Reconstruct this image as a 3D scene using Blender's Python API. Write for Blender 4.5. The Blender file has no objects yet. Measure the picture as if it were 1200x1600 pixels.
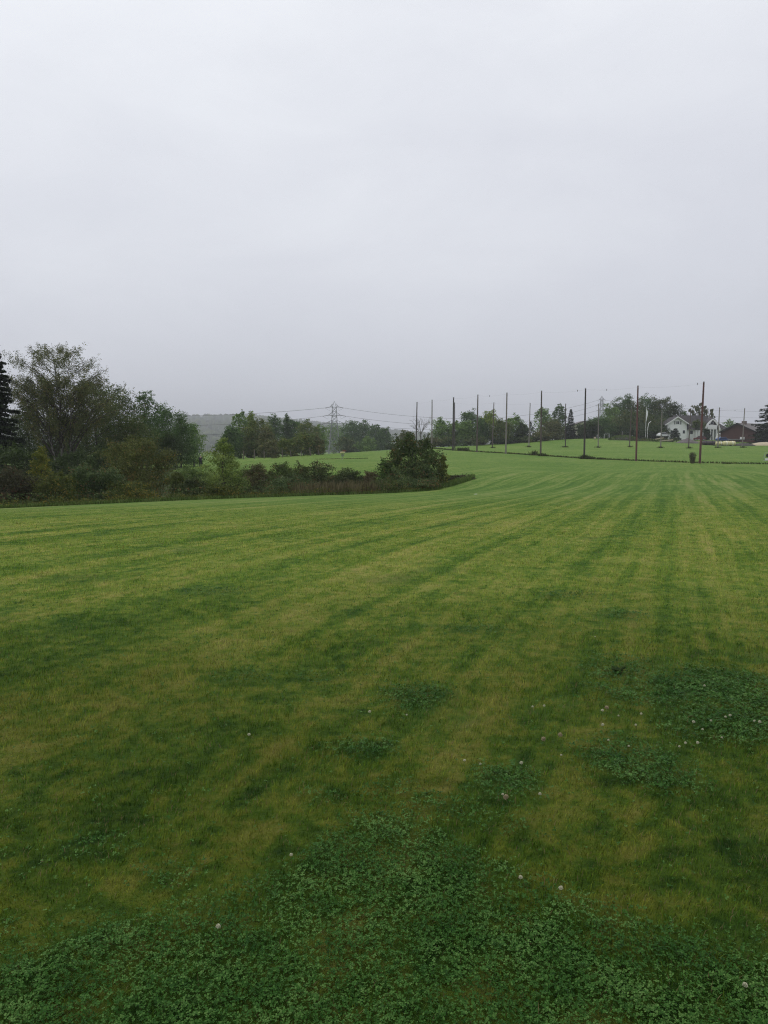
import bpy, math, random
import numpy as np
from mathutils import Vector

# ------------------------------------------------------------------ camera, world, sun, exposure
scene = bpy.context.scene
C = scene.collection
R = math.radians
EYE = 1.6
FOC = 1200.0                 # focal length in pixels of the 1200 x 1600 photograph
HORIZON = 705.0              # pixel row of the eye-level horizon
PITCH = math.atan((800 - HORIZON) / FOC)

cam_data = bpy.data.cameras.new('camera')
cam_data.sensor_fit = 'VERTICAL'
cam_data.sensor_height = 36.0
cam_data.lens = 36.0 * FOC / 1600.0
cam_data.clip_start = 0.05
cam_data.clip_end = 8000
cam = bpy.data.objects.new('camera', cam_data)
cam.location = (0, 0, EYE)
cam.rotation_euler = (math.pi / 2 - PITCH, 0, 0)
C.objects.link(cam)
scene.camera = cam

scene.view_settings.view_transform = 'Standard'
scene.view_settings.look = 'None'
scene.view_settings.exposure = 0.0
scene.view_settings.gamma = 1.0
scene.view_settings.use_curve_mapping = False

SUN_EL, SUN_AZ = R(58), R(-80)          # azimuth from +Y towards +X
world = bpy.data.worlds.new('World')
scene.world = world
world.use_nodes = True
wt = world.node_tree
wt.nodes.clear()


class NT:
    """small helper that writes node graphs"""
    def __init__(self, tree):
        self.t = tree

    def n(self, kind, **props):
        nd = self.t.nodes.new(kind)
        for k, v in props.items():
            setattr(nd, k, v)
        return nd

    def put(self, sock, v):
        if v is None:
            return
        if hasattr(v, 'is_output') or isinstance(v, bpy.types.NodeSocket):
            self.t.links.new(v, sock)
        else:
            try:
                sock.default_value = v
            except Exception:
                sock.default_value = (v[0], v[1], v[2], 1.0)

    def math(self, op, a, b=None, c=None, clamp=False):
        nd = self.n('ShaderNodeMath', operation=op, use_clamp=clamp)
        for i, v in enumerate((a, b, c)):
            if v is not None:
                self.put(nd.inputs[i], v)
        return nd.outputs[0]

    def vmath(self, op, a, b=None):
        nd = self.n('ShaderNodeVectorMath', operation=op)
        self.put(nd.inputs[0], a)
        if b is not None:
            self.put(nd.inputs[1], b)
        return nd.outputs['Value'] if op in ('DOT_PRODUCT', 'LENGTH') else nd.outputs['Vector']

    def noise(self, vec, scale, detail=3.0, rough=0.55, dist=0.0):
        nd = self.n('ShaderNodeTexNoise')
        if vec is not None:
            self.put(nd.inputs['Vector'], vec)
        nd.inputs['Scale'].default_value = scale
        nd.inputs['Detail'].default_value = detail
        nd.inputs['Roughness'].default_value = rough
        nd.inputs['Distortion'].default_value = dist
        return nd.outputs['Fac']

    def mix(self, fac, a, b, blend='MIX'):
        nd = self.n('ShaderNodeMix', data_type='RGBA', blend_type=blend)
        self.put(nd.inputs['Factor'], fac)
        self.put(nd.inputs[6], a if not isinstance(a, tuple) else (*a[:3], 1.0))
        self.put(nd.inputs[7], b if not isinstance(b, tuple) else (*b[:3], 1.0))
        return nd.outputs[2]

    def ramp(self, fac, stops):
        nd = self.n('ShaderNodeValToRGB')
        e = nd.color_ramp.elements
        while len(e) < len(stops):
            e.new(0.5)
        for el, (p, c) in zip(e, stops):
            el.position = p
            el.color = (*c[:3], 1.0) if isinstance(c, tuple) else (c, c, c, 1.0)
        self.put(nd.inputs[0], fac)
        return nd.outputs[0]

    def maprange(self, v, a, b, c=0.0, d=1.0, smooth=False):
        nd = self.n('ShaderNodeMapRange', interpolation_type='SMOOTHSTEP' if smooth else 'LINEAR')
        self.put(nd.inputs[0], v)
        for i, x in zip((1, 2, 3, 4), (a, b, c, d)):
            nd.inputs[i].default_value = x
        return nd.outputs[0]


w = NT(wt)
sky = w.n('ShaderNodeTexSky', sky_type='NISHITA')
sky.sun_disc = False
sky.sun_elevation = SUN_EL
sky.sun_rotation = SUN_AZ
bgs = w.n('ShaderNodeBackground')
w.put(bgs.inputs[0], sky.outputs[0])
bgs.inputs[1].default_value = 0.08
tc = w.n('ShaderNodeTexCoord')
gen = tc.outputs['Generated']
sep = w.n('ShaderNodeSeparateXYZ')
w.put(sep.inputs[0], gen)
# a low stratus deck: brighter overhead and towards the hidden sun, grey towards the horizon
elev = w.math('MAXIMUM', sep.outputs[2], 0.0)
side = w.vmath('DOT_PRODUCT', gen, (-0.86, 0.20, 0.46))
sv = w.vmath('MULTIPLY', gen, (1.0, 1.0, 2.3))
cl1 = w.noise(sv, 1.3, 4.0, 0.5, 0.2)
cl2 = w.noise(sv, 4.2, 5.0, 0.55, 0.4)
lum = w.math('MULTIPLY_ADD', elev, 0.62, 0.0)
lum = w.math('MULTIPLY_ADD', side, 0.20, lum)
lum = w.math('ADD', lum, w.math('MULTIPLY_ADD', cl1, 0.34, -0.17))
lum = w.math('ADD', lum, w.math('MULTIPLY_ADD', cl2, 0.24, -0.12))
deck = w.ramp(lum, [(0.0, (0.665, 0.685, 0.755)), (0.20, (0.745, 0.763, 0.830)), (0.42, (0.90, 0.922, 0.97)), (0.70, (1.06, 1.075, 1.11))])
bgc = w.n('ShaderNodeBackground')
w.put(bgc.inputs[0], deck)
bgc.inputs[1].default_value = 1.09
wm = w.n('ShaderNodeMixShader')
wm.inputs[0].default_value = 0.93
w.t.links.new(bgs.outputs[0], wm.inputs[1])
w.t.links.new(bgc.outputs[0], wm.inputs[2])
wo = w.n('ShaderNodeOutputWorld')
w.t.links.new(wm.outputs[0], wo.inputs[0])

sun_data = bpy.data.lights.new('sun', 'SUN')
sun_data.energy = 0.7
sun_data.angle = R(30)
sun_data.color = (1.0, 0.97, 0.92)
sun = bpy.data.objects.new('sun', sun_data)
sd = Vector((math.sin(SUN_AZ) * math.cos(SUN_EL), math.cos(SUN_AZ) * math.cos(SUN_EL), math.sin(SUN_EL)))
sun.rotation_euler = sd.to_track_quat('Z', 'Y').to_euler()
sun.location = (0, 0, 60)
C.objects.link(sun)

cy = scene.cycles
cy.max_bounces = 5
cy.diffuse_bounces = 2
cy.glossy_bounces = 2
cy.transmission_bounces = 3
cy.volume_bounces = 0
cy.use_denoising = True
cy.denoiser = 'OPENIMAGEDENOISE'
cy.denoising_input_passes = 'RGB_ALBEDO_NORMAL'
cy.denoising_prefilter = 'NONE'
cy.filter_width = 1.15
cy.sample_clamp_indirect = 4.0


# ------------------------------------------------------------------ places from the photograph
def at(px, py, dist):
    """point at forward distance dist that the photograph shows at (px, py)"""
    u = (px - 600) / FOC
    v = (800 - py) / FOC
    cp, sp = math.cos(PITCH), math.sin(PITCH)
    d = Vector((u, cp + v * sp, -sp + v * cp))
    k = dist / d.y
    return Vector((d.x * k, dist, EYE + d.z * k))


ctrl = []
for X in (-18, 0, 18):
    for Y in (-20, -6, 3, 10):
        ctrl.append((X, Y, 0.0))
for X in (-120, -50, 50, 120):
    ctrl.append((X, -20, 0.0))
PIX = [
    (0, 795, 38), (165, 787, 41), (330, 780, 45), (500, 774, 50), (690, 766, 56), (742, 751, 63),
    (500, 730, 95), (590, 726, 95), (420, 728, 100), (535, 718.5, 130), (620, 708, 150), (535, 710, 150),
    (450, 715, 142), (390, 719.5, 132), (314, 728, 120), (290, 728, 130), (230, 733, 105), (100, 742, 82),
    (0, 748, 72), (740, 740, 75), (900, 736, 90), (1060, 770, 35), (1190, 765, 36), (900, 772, 38), (1190, 738, 75),
    (1093, 724, 113), (993, 720.5, 123), (912, 717, 131), (844, 712.5, 143), (790, 709, 153), (745, 706.5, 162),
    (707, 704, 173), (674, 701, 192), (650, 700, 205), (709, 702, 205), (769, 700, 210), (826, 698.5, 210),
    (882, 699, 210), (933, 699.5, 205), (983, 698.5, 205), (1031, 700, 200), (1075, 700.5, 195), (1120, 700, 195),
    (1158, 700, 195), (1240, 726, 112), (1240, 700, 200), (700, 698, 235), (800, 695, 235), (850, 690, 240),
    (930, 686, 250), (1000, 689, 240), (1060, 691, 240), (1140, 696, 225), (1195, 697, 220), (960, 685, 275),
    (1050, 687, 275), (1100, 687, 275), (1160, 689, 258), (1230, 690, 260), (700, 699, 260), (560, 707, 240),
    (440, 713, 230), (370, 716, 165), (600, 706, 200), (200, 725, 200), (0, 730, 200),
]
for p in PIX:
    q = at(*p)
    ctrl.append((q.x, q.y, q.z))
for px, D, z in ((60, 55, -2.0), (200, 60, -2.1), (350, 64, -2.0), (470, 66, -1.9), (600, 70, -1.5), (-120, 55, -1.9)):
    ctrl.append(((px - 600) / FOC * D, D, z))
for X, Y, z in ((-150, 300, 0), (0, 310, 0.5), (100, 310, 6), (190, 300, 6.5), (-250, 150, -1), (230, 150, 1.5), (200, 60, 0), (-160, 60, -1)):
    ctrl.append((X, Y, z))
ctrl = np.array(ctrl)


def _u(r2):
    return np.where(r2 > 1e-9, 0.5 * r2 * np.log(np.maximum(r2, 1e-9)), 0.0)


SC = 50.0
_p = ctrl[:, :2] / SC
_n = len(_p)
_K = _u(((_p[:, None] - _p[None]) ** 2).sum(2)) + np.eye(_n) * 0.004
_P = np.hstack([np.ones((_n, 1)), _p])
_A = np.zeros((_n + 3, _n + 3))
_A[:_n, :_n] = _K
_A[:_n, _n:] = _P
_A[_n:, :_n] = _P.T
_b = np.zeros(_n + 3)
_b[:_n] = ctrl[:, 2]
_w = np.linalg.solve(_A, _b)


def ground_z(xy):
    xy = np.atleast_2d(np.asarray(xy, float)).copy()
    r = np.hypot(xy[:, 0], xy[:, 1])
    s = np.where(r > 320, 320 / np.maximum(r, 1e-6), 1.0)
    xy *= s[:, None]
    xy[:, 1] = np.maximum(xy[:, 1], -22)
    xy[:, 0] = np.clip(xy[:, 0], -240, 240)
    out = np.empty(len(xy))
    for i in range(0, len(xy), 20000):
        q = xy[i:i + 20000] / SC
        k = _u(((q[:, None] - _p[None]) ** 2).sum(2))
        out[i:i + 20000] = k @ _w[:_n] + _w[_n] + q @ _w[_n + 1:]
    # fade to the dead flat near the feet, so the lawn does not ripple
    rr = np.hypot(xy[:, 0], xy[:, 1])
    f = np.clip((rr - 6) / 12, 0, 1)
    return out * (f * f * (3 - 2 * f))


def gz(x, y):
    return float(ground_z([[x, y]])[0])


def on_ground(px, D):
    x = (px - 600) / FOC * D
    return Vector((x, D, gz(x, D)))


# ------------------------------------------------------------------ objects, names, labels
def tag(o, label=None, cat=None, group=None, kind=None):
    if label:
        o['label'] = label
    if cat:
        o['category'] = cat
    if group:
        o['group'] = group
    if kind:
        o['kind'] = kind
    return o


def thing(name, label, cat, loc, rz=0.0, group=None):
    o = bpy.data.objects.new(name, None)
    o.empty_display_size = 0.3
    C.objects.link(o)
    o.location = loc
    o.rotation_euler = (0, 0, rz)
    return tag(o, label, cat, group)


def link(name, mesh, mat, parent=None, loc=None):
    o = bpy.data.objects.new(name, mesh)
    if mat:
        mesh.materials.append(mat)
    C.objects.link(o)
    if parent:
        o.parent = parent
    if loc is not None:
        o.location = loc
    return o


def np_mesh(name, verts, faces, smooth=False):
    """faces: list of (m,k) index arrays"""
    me = bpy.data.meshes.new(name)
    verts = np.asarray(verts, np.float32)
    me.vertices.add(len(verts))
    me.vertices.foreach_set('co', verts.ravel())
    idx = np.concatenate([f.ravel() for f in faces]).astype(np.int32)
    cnt = np.concatenate([np.full(len(f), f.shape[1], np.int32) for f in faces])
    me.loops.add(len(idx))
    me.loops.foreach_set('vertex_index', idx)
    me.polygons.add(len(cnt))
    st = np.concatenate([[0], np.cumsum(cnt)[:-1]]).astype(np.int32)
    me.polygons.foreach_set('loop_start', st)
    me.polygons.foreach_set('loop_total', cnt)
    if smooth:
        me.polygons.foreach_set('use_smooth', np.ones(len(cnt), bool))
    me.update(calc_edges=True)
    return me


class MB:
    """collects boxes, bars, tubes and plates; build() links them as one mesh object"""
    def __init__(self):
        self.v = []
        self.f = []

    def add(self, vs, fs):
        b = len(self.v)
        self.v += [tuple(p) for p in vs]
        self.f += [tuple(i + b for i in f) for f in fs]
        return self

    def box(self, x0, x1, y0, y1, z0, z1):
        vs = [(x0, y0, z0), (x1, y0, z0), (x1, y1, z0), (x0, y1, z0), (x0, y0, z1), (x1, y0, z1), (x1, y1, z1), (x0, y1, z1)]
        return self.add(vs, [(0, 3, 2, 1), (4, 5, 6, 7), (0, 1, 5, 4), (1, 2, 6, 5), (2, 3, 7, 6), (3, 0, 4, 7)])

    def prism(self, prof, y0, y1):
        """profile of (x,z), counter-clockwise seen from -y, extruded along y"""
        n = len(prof)
        vs = [(x, y0, z) for x, z in prof] + [(x, y1, z) for x, z in prof]
        fs = [tuple(range(n)), tuple(range(2 * n - 1, n - 1, -1))]
        fs += [(i, i + n, (i + 1) % n + n, (i + 1) % n) for i in range(n)]
        return self.add(vs, fs)

    def prism_x(self, prof, x0, x1):
        n = len(prof)
        vs = [(x0, y, z) for y, z in prof] + [(x1, y, z) for y, z in prof]
        fs = [tuple(range(n)), tuple(range(2 * n - 1, n - 1, -1))]
        fs += [(i, i + n, (i + 1) % n + n, (i + 1) % n) for i in range(n)]
        return self.add(vs, fs)

    def tube(self, pts, rads, sides=6, cap=True):
        pts = [Vector(p) for p in pts]
        if not hasattr(rads, '__len__'):
            rads = [rads] * len(pts)
        vs, fs = [], []
        up = Vector((0.13, 0.27, 0.95))
        for i, p in enumerate(pts):
            t = (pts[min(i + 1, len(pts) - 1)] - pts[max(i - 1, 0)])
            t = t.normalized() if t.length > 1e-9 else Vector((0, 0, 1))
            a = t.cross(up)
            if a.length < 0.05:
                a = t.cross(Vector((1, 0, 0)))
            a.normalize()
            b = t.cross(a)
            for k in range(sides):
                an = 2 * math.pi * k / sides
                vs.append(p + a * (math.cos(an) * rads[i]) + b * (math.sin(an) * rads[i]))
        for i in range(len(pts) - 1):
            for k in range(sides):
                k2 = (k + 1) % sides
                fs.append((i * sides + k, i * sides + k2, (i + 1) * sides + k2, (i + 1) * sides + k))
        if cap:
            fs.append(tuple(range(sides - 1, -1, -1)))
            fs.append(tuple((len(pts) - 1) * sides + k for k in range(sides)))
        return self.add(vs, fs)

    def lathe(self, prof, sides=16, c=(0, 0)):
        vs, fs = [], []
        for r, z in prof:
            for k in range(sides):
                a = 2 * math.pi * k / sides
                vs.append((c[0] + r * math.cos(a), c[1] + r * math.sin(a), z))
        for i in range(len(prof) - 1):
            for k in range(sides):
                k2 = (k + 1) % sides
                fs.append((i * sides + k, i * sides + k2, (i + 1) * sides + k2, (i + 1) * sides + k))
        fs.append(tuple(range(sides - 1, -1, -1)))
        fs.append(tuple((len(prof) - 1) * sides + k for k in range(sides)))
        return self.add(vs, fs)

    def build(self, name, mat, parent=None, loc=None, smooth=False, bevel=0.0):
        me = bpy.data.meshes.new(name)
        me.from_pydata(self.v, [], self.f)
        if smooth:
            for p in me.polygons:
                p.use_smooth = True
        me.update()
        o = link(name, me, mat, parent, loc)
        if bevel:
            m = o.modifiers.new('bevel', 'BEVEL')
            m.width = bevel
            m.segments = 2
            m.limit_method = 'ANGLE'
        return o


# ------------------------------------------------------------------ materials
def new_mat(name):
    m = bpy.data.materials.new(name)
    m.use_nodes = True
    m.node_tree.nodes.clear()
    return m, NT(m.node_tree)


def finish(m, t, shader):
    o = t.n('ShaderNodeOutputMaterial')
    t.t.links.new(shader, o.inputs[0])
    return m


def solid(name, col, rough=0.7, var=0.25, scale=3.0, metal=0.0, bump=0.0, col2=None, stretch=None):
    """paint, wood, stone: a base colour with a little blotchy wear"""
    m, t = new_mat(name)
    g = t.n('ShaderNodeTexCoord')
    vec = g.outputs['Object']
    if stretch:
        vec = t.vmath('MULTIPLY', vec, stretch)
    nz = t.noise(vec, scale, 5, 0.6)
    f = t.maprange(nz, 0.3, 0.7)
    c2 = col2 or tuple(c * (1 - var) for c in col)
    base = t.mix(f, tuple(min(1, c * (1 + var * 0.35)) for c in col), c2)
    p = t.n('ShaderNodeBsdfPrincipled')
    t.put(p.inputs['Base Color'], base)
    p.inputs['Roughness'].default_value = rough
    p.inputs['Metallic'].default_value = metal
    if bump:
        b = t.n('ShaderNodeBump')
        b.inputs['Strength'].default_value = bump
        t.put(b.inputs['Height'], nz)
        t.t.links.new(b.outputs[0], p.inputs['Normal'])
    return finish(m, t, p.outputs[0])


def leaf(name, c_dark, c_mid, c_light, rough=0.55, spec=0.07, trans=0.32, clump=1.2, accent=None, amount=0.06):
    """foliage: every leaf its own tone, twigs of one tone together, a few autumn leaves"""
    m, t = new_mat(name)
    geo = t.n('ShaderNodeNewGeometry')
    rnd = geo.outputs['Random Per Island']
    g = t.n('ShaderNodeTexCoord')
    nz = t.noise(g.outputs['Object'], clump, 3, 0.6)
    f = t.math('ADD', t.math('MULTIPLY', rnd, 0.5), t.maprange(nz, 0.3, 0.7, 0.0, 0.5))
    col = t.ramp(f, [(0.12, c_dark), (0.5, c_mid), (0.9, c_light)])
    if accent:
        n2 = t.noise(g.outputs['Object'], clump * 0.8, 2, 0.5, 0.5)
        pick = t.math('MULTIPLY', t.math('FRACT', t.math('MULTIPLY', rnd, 37.7)), t.maprange(n2, 0.35, 0.7, 0.4, 1.6))
        col = t.mix(t.math('GREATER_THAN', pick, 1.0 - amount), col, accent)
    p = t.n('ShaderNodeBsdfPrincipled')
    t.put(p.inputs['Base Color'], col)
    p.inputs['Roughness'].default_value = rough
    p.inputs['Specular IOR Level'].default_value = spec
    tr = t.n('ShaderNodeBsdfTranslucent')
    t.put(tr.inputs[0], col)
    mx = t.n('ShaderNodeMixShader')
    mx.inputs[0].default_value = trans
    t.t.links.new(p.outputs[0], mx.inputs[1])
    t.t.links.new(tr.outputs[0], mx.inputs[2])
    return finish(m, t, mx.outputs[0])


MOW = Vector((math.sin(R(21)), math.cos(R(21)), 0))      # the mower drove towards here
ACR = Vector((MOW.y, -MOW.x, 0))


def lawn_colour(t):
    """colour of the turf at a place: mown stripes, dry patches, lush patches, clover; blade shade and lit tips painted in by distance"""
    geo = t.n('ShaderNodeNewGeometry')
    P = geo.outputs['Position']
    s = t.vmath('DOT_PRODUCT', P, tuple(MOW))
    a = t.vmath('DOT_PRODUCT', P, tuple(ACR))
    wob = t.noise(P, 0.12, 2, 0.5)
    aw = t.math('ADD', a, t.math('MULTIPLY_ADD', wob, 0.5, -0.25))
    cmb = t.n('ShaderNodeCombineXYZ')
    t.put(cmb.inputs[0], aw)
    t.put(cmb.inputs[1], t.math('MULTIPLY', s, 0.022))
    along = cmb.outputs[0]
    big = t.noise(P, 0.30, 4, 0.6, 0.4)
    mid = t.noise(P, 1.3, 5, 0.62, 0.6)
    fine = t.noise(P, 9.0, 4, 0.7)
    small = t.noise(t.vmath('ADD', P, (11.0, 5.0, 0.0)), 3.6, 4, 0.65, 0.4)
    streak = t.noise(along, 2.3, 4, 0.66)
    band = t.math('SINE', t.math('MULTIPLY', aw, 2 * math.pi / 2.1))
    band = t.math('MULTIPLY', band, t.maprange(t.noise(P, 0.16, 2, 0.5), 0.35, 0.65, 0.35, 1.0))
    def dev(x, k, acc):
        return t.math('ADD', acc, t.math('MULTIPLY_ADD', x, k, -0.5 * k))
    band2 = t.math('SINE', t.math('MULTIPLY', aw, 2 * math.pi / 5.3))
    spb = t.n('ShaderNodeSeparateXYZ')
    t.put(spb.inputs[0], P)
    mown = t.maprange(spb.outputs[1], 60, 105, 1.0, 0.0, True)
    mown = t.math('MULTIPLY', mown, t.maprange(spb.outputs[1], 3, 18, 0.55, 1.0, True))
    huge = t.noise(P, 0.07, 3, 0.6, 0.3)
    streak = t.math('MULTIPLY_ADD', t.math('SUBTRACT', streak, 0.5), t.maprange(spb.outputs[1], 50, 100, 1.0, 0.25, True), 0.5)
    v = t.math('ADD', 0.470, t.math('MULTIPLY', t.math('MULTIPLY', band, mown), 0.085))
    v = t.math('ADD', v, t.math('MULTIPLY', t.math('MULTIPLY', band2, mown), 0.040))
    for x_, k_ in ((huge, 0.45), (big, 0.36), (mid, 0.55), (small, 0.95), (streak, 1.4), (fine, 1.2)):
        v = dev(x_, k_, v)
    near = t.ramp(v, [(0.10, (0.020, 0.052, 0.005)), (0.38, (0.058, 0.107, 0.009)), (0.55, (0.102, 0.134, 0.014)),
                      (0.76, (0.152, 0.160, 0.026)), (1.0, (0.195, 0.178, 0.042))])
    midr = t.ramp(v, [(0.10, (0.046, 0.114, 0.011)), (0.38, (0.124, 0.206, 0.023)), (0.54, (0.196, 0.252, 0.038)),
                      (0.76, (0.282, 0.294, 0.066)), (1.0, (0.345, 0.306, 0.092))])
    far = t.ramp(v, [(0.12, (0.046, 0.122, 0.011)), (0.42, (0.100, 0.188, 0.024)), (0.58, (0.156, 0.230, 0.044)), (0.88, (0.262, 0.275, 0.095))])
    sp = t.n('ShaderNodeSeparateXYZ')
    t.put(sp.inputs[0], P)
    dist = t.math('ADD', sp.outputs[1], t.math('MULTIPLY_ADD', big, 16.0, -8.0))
    col = t.mix(t.maprange(t.math('ADD', sp.outputs[1], t.math('MULTIPLY_ADD', big, 6.0, -3.0)), 3.0, 10.5, 0, 1, True), near, midr)  # dark near, paler further out: blade shade and lit tips put into the colour
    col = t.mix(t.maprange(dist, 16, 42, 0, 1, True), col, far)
    tuft = t.noise(t.vmath('ADD', P, (3.0, 17.0, 0.0)), 2.6, 4, 0.65, 0.5)
    col = t.mix(t.maprange(tuft, 0.56, 0.72, 0.0, 0.65, True), col, t.mix(0.5, col, (0.020, 0.060, 0.006), 'MULTIPLY'))
    # blue-green lush spots
    lush = t.noise(t.vmath('ADD', P, (31.0, 7.0, 0.0)), 0.75, 4, 0.6, 0.8)
    col = t.mix(t.maprange(lush, 0.57, 0.70, 0.0, 0.40, True), col, (0.040, 0.112, 0.020))
    at_ = t.n('ShaderNodeAttribute', attribute_name='clover')
    cl = at_.outputs['Fac']
    col = t.mix(t.math('MULTIPLY', cl, 0.55), col, (0.018, 0.062, 0.009))
    wr = t.n('ShaderNodeAttribute', attribute_name='rough')
    col = t.mix(t.math('MULTIPLY', wr.outputs['Fac'], 0.9), col, t.ramp(mid, [(0.35, (0.022, 0.030, 0.010)), (0.65, (0.060, 0.065, 0.022))]))
    return col, P, fine, small


def make_lawn():
    m, t = new_mat('mown_turf')
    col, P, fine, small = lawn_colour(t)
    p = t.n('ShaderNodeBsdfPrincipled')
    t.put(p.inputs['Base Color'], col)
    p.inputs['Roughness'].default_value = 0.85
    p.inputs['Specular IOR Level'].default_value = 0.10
    h = t.math('ADD', t.noise(P, 45, 4, 0.7), t.math('MULTIPLY_ADD', fine, 1.8, t.math('MULTIPLY', small, 2.0)))
    b = t.n('ShaderNodeBump')
    b.inputs['Strength'].default_value = 0.9
    b.inputs['Distance'].default_value = 0.05
    t.put(b.inputs['Height'], h)
    t.t.links.new(b.outputs[0], p.inputs['Normal'])
    return finish(m, t, p.outputs[0])


def make_blade():
    m, t = new_mat('grass_blade')
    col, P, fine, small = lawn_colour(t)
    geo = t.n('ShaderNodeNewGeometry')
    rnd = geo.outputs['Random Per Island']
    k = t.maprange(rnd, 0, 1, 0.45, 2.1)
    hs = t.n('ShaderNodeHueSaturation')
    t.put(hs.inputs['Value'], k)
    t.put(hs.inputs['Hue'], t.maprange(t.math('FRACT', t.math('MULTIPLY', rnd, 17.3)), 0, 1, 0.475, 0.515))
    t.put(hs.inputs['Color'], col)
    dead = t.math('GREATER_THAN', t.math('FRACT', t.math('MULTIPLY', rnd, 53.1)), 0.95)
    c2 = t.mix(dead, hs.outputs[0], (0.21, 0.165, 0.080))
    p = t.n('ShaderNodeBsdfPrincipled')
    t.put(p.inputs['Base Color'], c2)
    p.inputs['Roughness'].default_value = 0.65
    p.inputs['Specular IOR Level'].default_value = 0.07
    tr = t.n('ShaderNodeBsdfTranslucent')
    t.put(tr.inputs[0], c2)
    mx = t.n('ShaderNodeMixShader')
    mx.inputs[0].default_value = 0.3
    t.t.links.new(p.outputs[0], mx.inputs[1])
    t.t.links.new(tr.outputs[0], mx.inputs[2])
    return finish(m, t, mx.outputs[0])


M = {}
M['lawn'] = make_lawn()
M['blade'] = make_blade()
M['clover'] = leaf('clover_leaf', (0.012, 0.048, 0.006), (0.036, 0.104, 0.015), (0.110, 0.205, 0.050), rough=0.5, spec=0.08, trans=0.12, clump=5.0)
M['petal'] = solid('clover_petal', (0.56, 0.55, 0.38), 0.7, 0.35, 90)
M['straw'] = solid('withered_petal', (0.33, 0.27, 0.16), 0.8, 0.3, 90)
M['flower_stem'] = solid('flower_stem', (0.07, 0.12, 0.03), 0.6)
M['bark'] = solid('bark', (0.055, 0.045, 0.034), 0.9, 0.5, 4, bump=0.4, stretch=(1, 1, 0.3))
M['grey_bark'] = solid('grey_bark', (0.12, 0.11, 0.095), 0.9, 0.5, 3, bump=0.3, stretch=(1, 1, 0.3))
M['birch_bark'] = solid('birch_bark', (0.24, 0.23, 0.20), 0.8, 0.5, 2.2, col2=(0.06, 0.052, 0.043), stretch=(0.6, 0.6, 2.0))
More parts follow.
